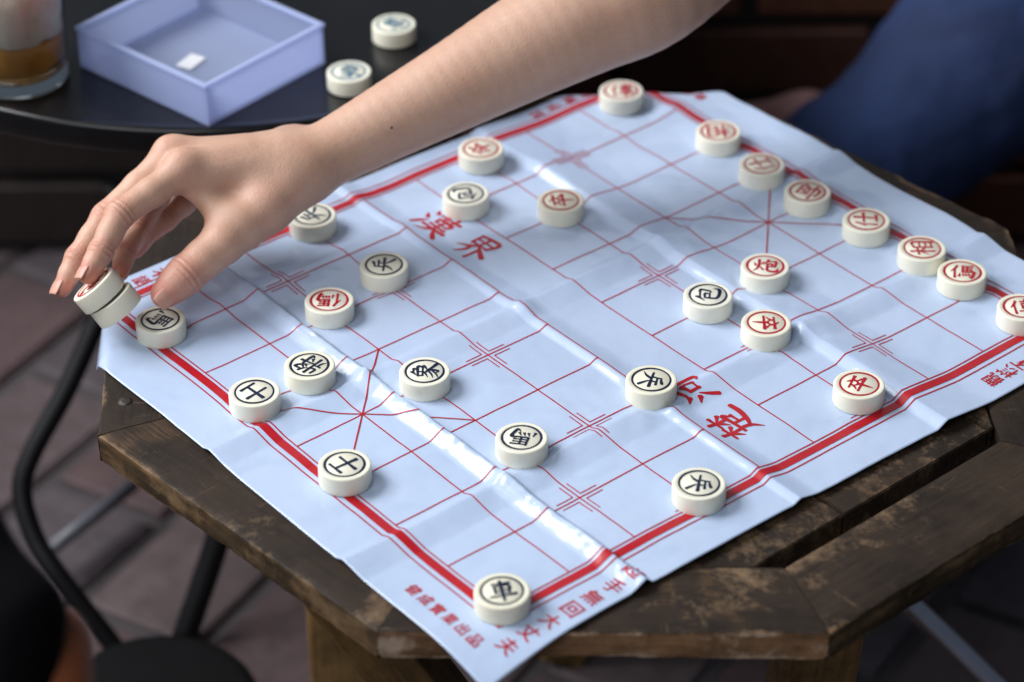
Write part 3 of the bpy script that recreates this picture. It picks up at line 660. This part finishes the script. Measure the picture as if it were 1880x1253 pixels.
# ------------------------------------------------------------------ translucent box
def plastic():
    M, nt, b = mat('frosted_violet_plastic')
    b.inputs['Base Color'].default_value = (0.70, 0.78, 1.0, 1); b.inputs['Roughness'].default_value = 0.3
    b.inputs['Specular IOR Level'].default_value = 0.6
    tr = N(nt, 'ShaderNodeBsdfTransparent'); tr.inputs[0].default_value = (0.88, 0.90, 1.0, 1)
    tl = N(nt, 'ShaderNodeBsdfTranslucent'); tl.inputs[0].default_value = (0.70, 0.77, 1.0, 1)
    m1 = N(nt, 'ShaderNodeMixShader'); m1.inputs[0].default_value = 0.5; m2 = N(nt, 'ShaderNodeMixShader'); m2.inputs[0].default_value = 0.44
    nt.links.new(b.outputs[0], m1.inputs[1]); nt.links.new(tl.outputs[0], m1.inputs[2])
    nt.links.new(m1.outputs[0], m2.inputs[1]); nt.links.new(tr.outputs[0], m2.inputs[2])
    nt.links.new(m2.outputs[0], nt.nodes['Material Output'].inputs[0]); return M
PLA = plastic(); RIM = PLA.copy(); RIM.name = 'frosted_rim'; RIM.node_tree.nodes['Mix Shader.001'].inputs[0].default_value = 0.15
pf, pr_, pl_ = Vector((-0.0686, 0.3139)), Vector((0.0482, 0.3343)), Vector((-0.1024, 0.4445))
e1 = (pr_ - pf); e2 = (pl_ - pf); ctr = pf + (e1 + e2) / 2; ux = e1.normalized(); uy = Vector((-ux.y, ux.x))
lw, ld = e1.length, e2.dot(uy); lh = 0.030; wt = 0.0022
pbox = empty('plastic_box', (ctr.x, ctr.y, BT), label='open frosted violet plastic box on the black table', cat='box'); pbox.rotation_euler = (0, 0, math.atan2(ux.y, ux.x))
def pbx(name, sx, sy, sz, loc, matl=PLA, bv=0.0008, par=pbox):
    o = bm_obj(name, box_bm(sx, sy, sz, bv, 2), matl, parent=par); o.location = loc; return o
pbx('floor_panel', lw - 2 * wt - .0006, ld - 2 * wt - .0006, wt, (0, 0, wt / 2 + 0.0006))
for s in (-1, 1):
    pbx('side_wall', lw, wt, lh, (0, s * (ld / 2 - wt / 2), lh / 2 + 0.0002))
    pbx('side_wall', wt, ld - 2 * wt - .0004, lh, (s * (lw / 2 - wt / 2), 0, lh / 2 + 0.0002))
    pbx('rim', lw + 0.002, 0.0040, 0.003, (0, s * (ld / 2 - wt / 2), lh + 0.0019), RIM); pbx('rim', 0.0040, ld - 0.0044, 0.003, (s * (lw / 2 - wt / 2), 0, lh + 0.0019), RIM)
STK = simple('white_paper', (0.8, 0.8, 0.82), 0.6, 0.05)
o = pbx('sticker', 0.020, 0.013, 0.0004, (-0.006, 0.006, wt + 0.0012), STK, 0.0001); o.rotation_euler = (0, 0, 0.2)

# ------------------------------------------------------------------ glass of coffee
def glassm():
    M, nt, b = mat('clear_glass'); b.inputs['Transmission Weight'].default_value = 1.0; b.inputs['Roughness'].default_value = 0.02; b.inputs['IOR'].default_value = 1.47
    b.inputs['Base Color'].default_value = (0.97, 1, 0.99, 1); return M
GL = glassm()
cup = empty('coffee_glass', (-0.1389, 0.4596, BT), label='glass tumbler with milky coffee and foam on the black table', cat='glass')
R0 = 0.0355
def thin_glass():
    M, nt, b = mat('thin_glass'); gl = N(nt, 'ShaderNodeBsdfGlossy', Roughness=0.03); tr = N(nt, 'ShaderNodeBsdfTransparent'); tr.inputs[0].default_value = (0.95, 0.97, 0.96, 1)
    fr = N(nt, 'ShaderNodeFresnel', IOR=1.5); mx = N(nt, 'ShaderNodeMixShader'); nt.links.new(fr.outputs[0], mx.inputs[0]); nt.links.new(tr.outputs[0], mx.inputs[1]); nt.links.new(gl.outputs[0], mx.inputs[2])
    nt.links.new(mx.outputs[0], nt.nodes['Material Output'].inputs[0]); return M
TG = thin_glass()
vs, fs = lathe([(0, 0.0008), (R0 - 0.005, 0.0002), (R0 - 0.0015, 0.0012), (R0, 0.004), (R0 - 0.0003, 0.012), (R0 - 0.0012, 0.0165), (R0 - 0.007, 0.0150), (R0 - 0.015, 0.0140), (0, 0.0138)], 72)
mesh_obj('glass_base', vs, fs, GL, parent=cup)
vs, fs = lathe([(R0 - 0.0010, 0.0172), (R0 + 0.001, 0.05), (R0 + 0.003, 0.105), (R0 + 0.0022, 0.1066), (R0 + 0.0014, 0.105)], 72)
mesh_obj('glass_wall', vs, fs, TG, parent=cup)
COF = simple('milky_coffee', (0.68, 0.35, 0.07), 0.25, 0.3, 40)
FOAM = simple('ice_foam', (0.86, 0.83, 0.76), 0.45, 0.1, 160, 0.6, Subsurface_Weight=0.3)
RI = R0 - 0.0034
def inner_r(z): return R0 - 0.0030 + 0.0022 * (z - 0.020) / 0.030 if z < 0.05 else R0 - 0.0008 + 0.0022 * (z - 0.05) / 0.055
vs, fs = lathe([(0, 0.0136), (R0 - 0.0150, 0.0138), (R0 - 0.0070, 0.0148)] + [(inner_r(z) + 0.0003, z) for z in (0.0198, 0.027, 0.034, 0.0395)] + [(inner_r(0.040) - 0.001, 0.0405), (0, 0.0402)], 64); mesh_obj('coffee', vs, fs, COF, parent=cup)
prof = [(0, 0.0416), (inner_r(0.042) - 0.002, 0.0412)] + [(inner_r(z) + 0.0003, z) for z in np.arange(0.0415, 0.088, 0.0015)] + [(RI - 0.004, 0.0888), (0, 0.0895)]
vs, fs = lathe(prof, 90)
vs2 = []
for x, y, z in vs:
    k = mnoise.noise(Vector((x * 90, y * 90, z * 30))); w = 1 - 0.10 * max(0, k - 0.15) / 0.5
    dz = 0.0022 * mnoise.noise(Vector((x * 60, y * 60, 7))) if z < 0.043 else 0
    vs2.append((x * w, y * w, z + dz))
mesh_obj('milk_foam', vs2, fs, FOAM, parent=cup)

# ------------------------------------------------------------------ implicit surfaces for bodies
def smin(a, b, k):
    h = np.clip(0.5 + 0.5 * (b - a) / k, 0, 1); return b * (1 - h) + a * h - k * h * (1 - h)
def capsule(P, a, b, ra, rb):
    a = np.array(a); b = np.array(b); ab = b - a; t = np.clip(((P - a) @ ab) / (ab @ ab), 0, 1)
    return np.linalg.norm(P - a - t[..., None] * ab, axis=-1) - (ra + (rb - ra) * t)
def polygonise(groups, h, pad=0.006):
    """groups: list of (caps, k_in, k_out); caps (a, b, ra, rb). Each group is blended by k_in, then onto the body by k_out."""
    allp = np.array([p for g in groups for c in g[0] for p in (c[0], c[1])]); rm = max(max(c[2], c[3]) for g in groups for c in g[0])
    lo = allp.min(0) - rm - pad; hi = allp.max(0) + rm + pad; n = np.ceil((hi - lo) / h).astype(int) + 1
    Fd = np.full(n, 1.0)
    ax_ = [lo[i] + h * np.arange(n[i]) for i in range(3)]
    def sub(c, ext):
        p = np.array([c[0], c[1]]); r = max(c[2], c[3]) + ext
        i0 = np.maximum(((p.min(0) - r - lo) / h).astype(int), 0); i1 = np.minimum(((p.max(0) + r - lo) / h).astype(int) + 2, n)
        return tuple(slice(i0[q], i1[q]) for q in range(3))
    def pts(s): return np.stack(np.meshgrid(*[ax_[q][s[q]] for q in range(3)], indexing='ij'), -1)
    for caps, ki, ko in groups:
        Gd = np.full(n, 1.0) if len(groups) > 1 else Fd
        lo_i = np.array([10 ** 9] * 3); hi_i = np.zeros(3, int)
        for c in caps:
            s = sub(c, ki + 3 * h + ko); d = capsule(pts(s), *c[:4]); Gd[s] = smin(Gd[s], d, c[4] if len(c) > 4 else ki)
            lo_i = np.minimum(lo_i, [q.start for q in s]); hi_i = np.maximum(hi_i, [q.stop for q in s])
        if Gd is not Fd:
            s = tuple(slice(a, b) for a, b in zip(lo_i, hi_i)); Fd[s] = smin(Fd[s], Gd[s], ko)
    ins = Fd < 0
    c = ins.astype(np.int8); tot = sum(c[a:n[0] - 1 + a, b:n[1] - 1 + b, d:n[2] - 1 + d] for a in (0, 1) for b in (0, 1) for d in (0, 1))
    act = np.argwhere((tot > 0) & (tot < 8)); acc = np.zeros((len(act), 3)); cnt = np.zeros(len(act))
    corners = [(a, b, d) for a in (0, 1) for b in (0, 1) for d in (0, 1)]
    for p in corners:
        for axn in range(3):
            if p[axn]: continue
            q = list(p); q[axn] = 1
            ia = act + np.array(p); ib = act + np.array(q); fa = Fd[tuple(ia.T)]; fb = Fd[tuple(ib.T)]
            mk = (fa < 0) != (fb < 0); t = np.where(mk, fa / np.where(fa == fb, 1, fa - fb), 0)
            pos = ia + (ib - ia) * t[:, None]; acc += pos * mk[:, None]; cnt += mk
    vtx = lo + (acc / cnt[:, None]) * h
    idx = np.full(np.array(n) - 1, -1); idx[tuple(act.T)] = np.arange(len(act))
    faces = []
    for axn in range(3):
        o1, o2 = (axn + 1) % 3, (axn + 2) % 3
        sl0 = [slice(None)] * 3; sl1 = [slice(None)] * 3; sl0[axn] = slice(0, n[axn] - 1); sl1[axn] = slice(1, n[axn])
        A = ins[tuple(sl0)]; B = ins[tuple(sl1)]; e = np.argwhere(A != B)
        e = e[(e[:, o1] > 0) & (e[:, o2] > 0) & (e[:, o1] < n[o1] - 1) & (e[:, o2] < n[o2] - 1)]
        fl = A[tuple(e.T)]
        d1 = np.zeros(3, int); d1[o1] = 1; d2 = np.zeros(3, int); d2[o2] = 1
        q = [idx[tuple((e - x).T)] for x in (d1 + d2, d2, 0 * d1, d1)]
        q = np.stack(q, 1); q[~fl] = q[~fl][:, ::-1]; faces.append(q)
    faces = np.concatenate(faces); faces = faces[(faces >= 0).all(1)]
    return vtx, faces

# ------------------------------------------------------------------ the reaching arm and hand
mm = 0.001
HAND = dict(
 index=[(-0.1686, 0.1965, 0.0858, 11), (-0.2190, 0.1955, 0.0730, 9.4), (-0.2418, 0.1850, 0.0590, 8.0), (-0.2558, 0.1792, 0.0506, 6.7)],
 middle=[(-0.1634, 0.2189, 0.0840, 11), (-0.2185, 0.2150, 0.0615, 9.2), (-0.2470, 0.2075, 0.0450, 7.8), (-0.2640, 0.2005, 0.0325, 6.3)],
 ring=[(-0.1531, 0.2303, 0.0693, 10), (-0.1924, 0.2210, 0.0393, 8), (-0.2112, 0.2072, 0.0348, 6.9), (-0.2231, 0.1960, 0.0291, 5.8)],
 pinky=[(-0.1389, 0.2254, 0.0469, 9), (-0.1688, 0.2241, 0.0342, 7.3), (-0.1866, 0.2205, 0.0317, 6.3), (-0.1987, 0.2151, 0.0270, 5.5)],
 thumb=[(-0.1300, 0.1620, 0.0590, 18.5), (-0.1670, 0.1580, 0.0480, 13.8), (-0.1978, 0.1572, 0.0360, 12.3), (-0.2140, 0.1570, 0.0288, 9.4)])
ARM = [(-0.0880, 0.1668, 0.0735, 21.0), (-0.0641, 0.1632, 0.0790, 21.5), (-0.0233, 0.1540, 0.0912, 25.0), (0.0182, 0.1432, 0.1046, 29.0), (0.0648, 0.1302, 0.1212, 34.2), (0.1113, 0.1166, 0.1368, 39), (0.1541, 0.1042, 0.1474, 40), (0.2416, 0.1259, 0.1623, 44)]
def chain(J, bulge=0.0):
    out = []
    for a, b in zip(J[:-1], J[1:]): out.append((a[:3], b[:3], a[3] * mm, b[3] * mm))
    return out
wr = (-0.0880, 0.1668, 0.0735)
fine = [tuple(q) for q in catmull(ARM, 5)]
body = [(a[:3], b[:3], (a[3] + 1.2) * mm, (b[3] + 1.2) * mm) for a, b in zip(fine[:-1], fine[1:])]
palm = []
for nm, rr in (('index', 12.5), ('middle', 12.5), ('ring', 12), ('pinky', 11)):
    k = HAND[nm][0]; a = np.array(wr) * 0.75 + np.array(k[:3]) * 0.25
    palm.append((tuple(a), k[:3], 19 * mm, (rr - 2.0) * mm))
groups = [(body, 0.0004, 0.010), (palm, 0.010, 0.014)]
def finger(J, slim=0.86):
    caps = []
    for a, b in zip(J[:-1], J[1:]):
        pa, pb = np.array(a[:3]), np.array(b[:3]); md = (pa + pb) / 2; rm = (a[3] + b[3]) / 2 * slim
        caps += [(a[:3], tuple(md), a[3] * mm, rm * mm), (tuple(md), b[:3], rm * mm, b[3] * mm)]
    return caps
for nm in ('index', 'middle', 'ring', 'pinky'): groups.append((finger(HAND[nm], 0.95), 0.0035, 0.0045))
T = HAND['thumb']; 
groups.append((finger(T, 0.96) + [(T[0][:3], (-0.098, 0.164, 0.069), 0.0185, 0.019)], 0.005, 0.012))
groups.append(([((-0.0873, 0.1925, 0.0775), (-0.0850, 0.1900, 0.0780), 0.0105, 0.0105)], 0.004, 0.012))      # wrist bone
groups.append(([((-0.1640, 0.1890, 0.0720), (-0.1560, 0.1640, 0.0560), 0.0075, 0.0095)], 0.004, 0.012))      # web of the thumb
groups.append(([((-0.1672, 0.1965, 0.0900), (-0.1700, 0.1965, 0.0890), 0.0078, 0.0075), ((-0.1600, 0.2185, 0.0870), (-0.1632, 0.2190, 0.0860), 0.0078, 0.0075)], 0.003, 0.012))  # knuckles
for nm, q in (('index', 0.0100), ('middle', 0.0098), ('ring', 0.0095)):       # tendons on the back of the hand
    k = np.array(HAND[nm][0][:3]); a = np.array(wr) * 0.55 + k * 0.45; up = np.array((-0.10, 0.25, 0.96))
    groups.append(([(tuple(a + up * 0.0125), tuple(k + up * (q - 0.0020)), 0.0030, 0.0034)], 0.002, 0.008))
vtx, fcs = polygonise(groups, 0.00125)
def skin(name, c0, c1, flush):
    M, nt, b = mat(name)
    v = objvec(nt); n1 = noise_tex(nt, 22, 5, 0.6, v)
    c = ramp(nt, n1, [(0.3, c0), (0.7, c1)])
    bl = ramp(nt, noise_tex(nt, 60, 6, 0.7, v, 0.5), [(0.52, (0, 0, 0)), (0.75, (1, 1, 1))])
    c = mixc(nt, math_n(nt, 'MULTIPLY', bl, 0.12), c, flush)
    at = nt.nodes.new('ShaderNodeAttribute'); at.attribute_name = 'flush'
    c = mixc(nt, math_n(nt, 'MULTIPLY', at.outputs['Fac'], 0.85), c, flush)
    f = ramp(nt, noise_tex(nt, 260, 4, 0.7, v), [(0.3, (0.95,) * 3), (0.7, (1.03,) * 3)])
    c = mixc(nt, 1.0, c, f, 'MULTIPLY')
    nt.links.new(c, b.inputs['Base Color']); b.inputs['Roughness'].default_value = 0.48
    b.inputs['Subsurface Weight'].default_value = 0.30; b.inputs['Subsurface Radius'].default_value = (1.0, 0.36, 0.2); b.inputs['Subsurface Scale'].default_value = 0.004
    vo = N(nt, 'ShaderNodeTexVoronoi', Scale=900.0); nt.links.new(v, vo.inputs['Vector'])
    h = math_n(nt, 'ADD', math_n(nt, 'MULTIPLY', vo.outputs[0], 0.5), noise_tex(nt, 420, 5, 0.7, v))
    cr = nt.nodes.new('ShaderNodeAttribute'); cr.attribute_name = 'crease'
    h = math_n(nt, 'ADD', h, math_n(nt, 'MULTIPLY', cr.outputs['Fac'], 2.2))
    bump(nt, h, b, 0.40, 0.0007); return M
SKIN = skin('skin', (0.585, 0.345, 0.240), (0.67, 0.42, 0.305), (0.62, 0.205, 0.155))
person = empty('person', (0.24, 0.13, FZ), label='bare right arm reaching across to pick up two stacked pieces', cat='person')
arm = mesh_obj('arm', vtx, fcs, SKIN, parent=person); arm.location = -person.location
fl = np.zeros(len(vtx)); cr = np.zeros(len(vtx))
for nm, J in HAND.items():
    for k, p in enumerate(J):
        d = np.linalg.norm(vtx - np.array(p[:3]), axis=1); w = (0.3, 0.45, 0.6, 1.0)[k]
        if nm == 'thumb' and k < 2: w = 0.15
        fl = np.maximum(fl, w * np.exp(-(d / (p[3] * mm * 1.45)) ** 4))
    for k in (1, 2):
        if nm == 'thumb' and k == 1: continue
        a, b, c = [np.array(J[k + o][:3]) for o in (-1, 0, 1)]; ax2 = (c - a) / np.linalg.norm(c - a)
        s = (vtx - b) @ ax2; d = np.linalg.norm(vtx - b, axis=1); r = J[k][3] * mm
        cr += np.exp(-(d / (r * 1.5)) ** 4) * np.exp(-(s / 0.0042) ** 2) * np.cos(s / 0.00062 + 1.5 * np.sin(d * 900))
for nm, val in (('flush', fl), ('crease', cr)):
    at = arm.data.attributes.new(nm, 'FLOAT', 'POINT'); at.data.foreach_set('value', val)
sm = arm.modifiers.new('smooth', 'SMOOTH'); sm.factor = 0.5; sm.iterations = 6
NAIL = simple('fingernail', (0.64, 0.34, 0.26), 0.42, 0.08, 200, 0.0, Specular_IOR_Level=0.35)
def nail(center, axis_, normal, L, Wd):
    a = Vector(axis_).normalized(); n = Vector(normal); n = (n - a * n.dot(a)).normalized(); b = n.cross(a)
    vs, fs = [], []; nu, nv = 14, 11
    for i in range(nu):
        u = -1 + 2 * i / (nu - 1)
        for j in range(nv):
            v = -1 + 2 * j / (nv - 1); w = Wd * (1 - 0.22 * max(0, u) ** 3 - 0.35 * max(0, -u) ** 4)
            th = v * 1.0
            p = Vector(center) + a * (L * u) + b * (w * math.sin(th) / math.sin(1.0)) + n * (w * 0.62 * (math.cos(th) - 1) - 0.0006 * u * u)
            vs.append(p)
    for i in range(nu - 1):
        for j in range(nv - 1): fs.append((i * nv + j, (i + 1) * nv + j, (i + 1) * nv + j + 1, i * nv + j + 1))
    o = mesh_obj('fingernail', vs, fs, NAIL, parent=arm)
    s = o.modifiers.new('t', 'SOLIDIFY'); s.thickness = 0.0006; s.offset = 0
def tipnail(nm, normal, L, Wd, fw=0.002, lift=0.0):
    J = HAND[nm]; p = Vector(J[3][:3]); a = (p - Vector(J[2][:3])).normalized(); n = Vector(normal); n = (n - a * n.dot(a)).normalized()
    nail(p + a * fw + n * (J[3][3] * mm * 1.0 + lift), a, n, L, Wd)
rt, upv, tw = right, -down, -fwd
tipnail('index', rt * -0.78 + upv * 0.30 + tw * 0.72, 0.0060, 0.0048, 0.0008, -0.0003)
tipnail('middle', rt * -0.78 + upv * 0.30 + tw * 0.72, 0.0060, 0.0047, 0.0010, -0.0003)
tipnail('thumb', rt * 0.05 - upv * 0.42 + tw * 0.9, 0.0064, 0.0060, 0.0030, 0.0)
MOLE = simple('mole_brown', (0.12, 0.045, 0.03), 0.5)
mp_ = np.array((-0.0409, 0.1358, 0.0943)); dv = np.array(fwd); rel = vtx - mp_; al = rel @ dv; off = np.linalg.norm(rel - al[:, None] * dv, axis=1)
ci = np.where(off < 0.003)[0]; mv = Vector(vtx[ci[np.argmin(al[ci])]])
bmm = bmesh.new(); bmesh.ops.create_icosphere(bmm, subdivisions=2, radius=0.0011); bmesh.ops.translate(bmm, vec=mv + fwd * 0.0006, verts=bmm.verts); bm_obj('mole', bmm, MOLE, smooth=True, parent=arm)

# ------------------------------------------------------------------ seated person in jeans
def denim():
    M, nt, b = mat('blue_denim'); v = objvec(nt)
    c = ramp(nt, noise_tex(nt, 7, 4, 0.6, v), [(0.3, (0.005, 0.014, 0.060)), (0.7, (0.018, 0.046, 0.155))])
    w = N(nt, 'ShaderNodeTexWave', Scale=420.0, Distortion=1.0); nt.links.new(v, w.inputs['Vector'])
    c = mixc(nt, 0.25, c, w.outputs[0], 'MULTIPLY'); nt.links.new(c, b.inputs['Base Color']); b.inputs['Roughness'].default_value = 0.85
    bump(nt, noise_tex(nt, 40, 5, 0.6, v), b, 0.5, 0.004); return M
DEN = denim()
def camp(x, y, d):   # a point of the place given by sideways, upward and depth distances from the camera
    return tuple(Vector(m.translation) + right * x + down * y + fwd * d)
sit = empty('person', (0.80, 0.35, FZ), label='seated person in blue jeans and striped top beyond the table', cat='person')
leg1 = [((0.5494, 0.2805, -0.2453), (0.690, 0.261, -0.169), 0.070, 0.084), ((0.690, 0.261, -0.169), (0.8891, 0.2639, -0.0982), 0.084, 0.096), ((0.5494, 0.2805, -0.2453), (0.60, 0.31, -0.44), 0.068, 0.055)]
leg2 = [((0.740, 0.105, -0.33), (0.88, 0.14, -0.25), 0.068, 0.080), ((0.88, 0.14, -0.25), (0.98, 0.20, -0.16), 0.080, 0.096), ((0.740, 0.105, -0.33), (0.745, 0.13, -0.44), 0.066, 0.055)]
v1, f1 = polygonise([(leg1 + leg2, 0.02, 0.02)], 0.006)
v1 = np.array([p + 0.006 * np.array(mnoise.noise_vector(Vector((p[0] * 14, p[1] * 14, p[2] * 8)))) + 0.002 * np.array(mnoise.noise_vector(Vector(p) * 45)) for p in v1])
o = mesh_obj('jeans', v1, f1, DEN, parent=sit); o.location = -sit.location
def stripes():
    M, nt, b = mat('striped_cloth'); v = objvec(nt)
    sx = nt.nodes.new('ShaderNodeSeparateXYZ'); nt.links.new(v, sx.inputs[0])
    f = math_n(nt, 'GREATER_THAN', math_n(nt, 'FRACT', math_n(nt, 'MULTIPLY', sx.outputs[2], 30.0)), 0.66)
    nt.links.new(mixc(nt, f, (0.012, 0.014, 0.04), (0.7, 0.7, 0.74)), b.inputs['Base Color']); b.inputs['Roughness'].default_value = 0.9; return M
v1, f1 = polygonise([([((0.885, 0.185, -0.02), (0.93, 0.20, 0.35), 0.150, 0.16)], 0.02, 0.02)], 0.01)
o = mesh_obj('top', v1, f1, stripes(), parent=sit); o.location = -sit.location
v1, f1 = polygonise([([((0.575, 0.325, -0.232), (0.5588, 0.3463, -0.2256), 0.032, 0.028), ((0.5588, 0.3463, -0.2256), (0.535, 0.3960, -0.232), 0.028, 0.016)], 0.02, 0.02)], 0.006)
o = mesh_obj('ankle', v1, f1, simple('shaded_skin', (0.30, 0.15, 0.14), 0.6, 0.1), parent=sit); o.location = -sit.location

# ------------------------------------------------------------------ chairs and stools around
def rod(name, pts, r, matl, parent, n=8):
    P = catmull(pts, n) if len(pts) > 2 else pts
    v2, f2 = tube(P, r, 16); o = mesh_obj(name, v2, f2, matl, parent=parent); o.location = -parent.location; return o
chair = empty('metal_chair', (-0.12, 0.46, FZ), label='black tubular steel chair frame on the brick floor, far left', cat='chair')
rod('frame_tube', [(-0.070, 0.482, -0.19), (-0.0896, 0.4768, -0.2154), (-0.1294, 0.4681, -0.2609), (-0.1667, 0.4637, -0.2995), (-0.1844, 0.4560, -0.3241), (-0.1905, 0.4340, -0.3541), (-0.1864, 0.4069, -0.3808), (-0.170, 0.37, -0.43), (-0.16, 0.35, FZ + 0.01)], 0.0082, BLKM, chair)
rod('frame_tube', [(0.02, 0.62, -0.20), (0.01, 0.60, -0.3), (0.0, 0.57, FZ + 0.01)], 0.0095, BLKM, chair)
GRY = simple('grey_steel', (0.10, 0.10, 0.12), 0.4, 0.2)
rod('stretcher', [(-0.0384, 0.5383, -0.44), (-0.1435, 0.5069, -0.44)], 0.006, GRY, chair)
BLKV = simple('matt_black_vinyl', (0.003, 0.003, 0.0035), 0.8, 0.2, 80, 0.2, Specular_IOR_Level=0.15)
stool = empty('round_stool', (-0.1817, 0.2844, FZ), label='low black round stool at the bottom left', cat='stool')
vs, fs = lathe([(0, 0), (0.068, 0), (0.076, -0.002), (0.079, -0.006), (0.079, -0.014), (0.072, -0.018), (0, -0.018)], 64)
o = mesh_obj('seat', vs, fs, BLKV, parent=stool); o.location = (0.0, 0.0, 0.044)
for k in range(3):
    a = 0.6 + k * 2.094; v2, f2 = tube([(0.05 * math.cos(a), 0.05 * math.sin(a), 0.03), (0.06 * math.cos(a), 0.06 * math.sin(a), 0)], 0.009); mesh_obj('leg', v2, f2, BLKM, parent=stool)
rack = empty('metal_stand', (-0.06, 0.37, FZ), label='thick black steel post standing behind the low stool', cat='post')
rod('post', [(-0.030, 0.380, -0.330), (-0.0624, 0.3736, -0.394), (-0.105, 0.3665, FZ + 0.004)], 0.0105, BLKM, rack)
# chair in the foreground left
ORW = simple('orange_brown_leather', (0.26, 0.070, 0.020), 0.6, 0.15, 60, 0.2); BLKC = simple('black_cloth', (0.0025, 0.002, 0.003), 0.95, 0.2, 80, 0.3, Specular_IOR_Level=0.1)
fg = empty('padded_chair', (-0.56, -0.22, FZ), label='blurred black padded chair with orange-brown edge at lower left', cat='chair')
v1, f1 = polygonise([([((-0.5318, -0.2139, 0.1711), (-0.5500, -0.1350, 0.1900), 0.0205, 0.050), ((-0.5318, -0.2139, 0.1711), (-0.575, -0.235, 0.10), 0.0205, 0.040)], 0.02, 0.02)], 0.004)
o = mesh_obj('backrest', v1, f1, BLKC, parent=fg); o.location = -fg.location
v1, f1 = polygonise([([((-0.5163, -0.2126, 0.1427), (-0.5469, -0.2561, 0.1102), 0.0225, 0.026), ((-0.5469, -0.2561, 0.1102), (-0.59, -0.27, FZ + 0.02), 0.024, 0.02)], 0.02, 0.02)], 0.004)
o = mesh_obj('side_panel', v1, f1, ORW, parent=fg); o.location = -fg.location
# chrome chair leg, right
CHR = simple('chrome', (0.62, 0.60, 0.68), 0.25, 0.05, 60, 0, Metallic=1.0)
ch2 = empty('chrome_chair', (0.28, -0.18, FZ), label='shiny chrome chair leg below the table, lower right', cat='chair')
rod('leg', [(0.19, 0.0, -0.235), (0.2361, -0.1004, -0.306), (0.2695, -0.1822, -0.3676), (0.31, -0.27, -0.44)], 0.0088, CHR, ch2)
jar = empty('glass_jar', (0.02, -0.06, FZ), label='small clear glass jar on the floor under the table', cat='jar')
vs, fs = lathe([(0, 0.002), (0.03, 0.001), (0.034, 0.006), (0.034, 0.05), (0.028, 0.062), (0.028, 0.075), (0.0255, 0.075), (0.0255, 0.06), (0.031, 0.05), (0.031, 0.009), (0, 0.008)], 40); mesh_obj('jar_body', vs, fs, GL, parent=jar)

S.cycles.use_denoising = True
S.cycles.max_bounces = 8; S.cycles.transparent_max_bounces = 16
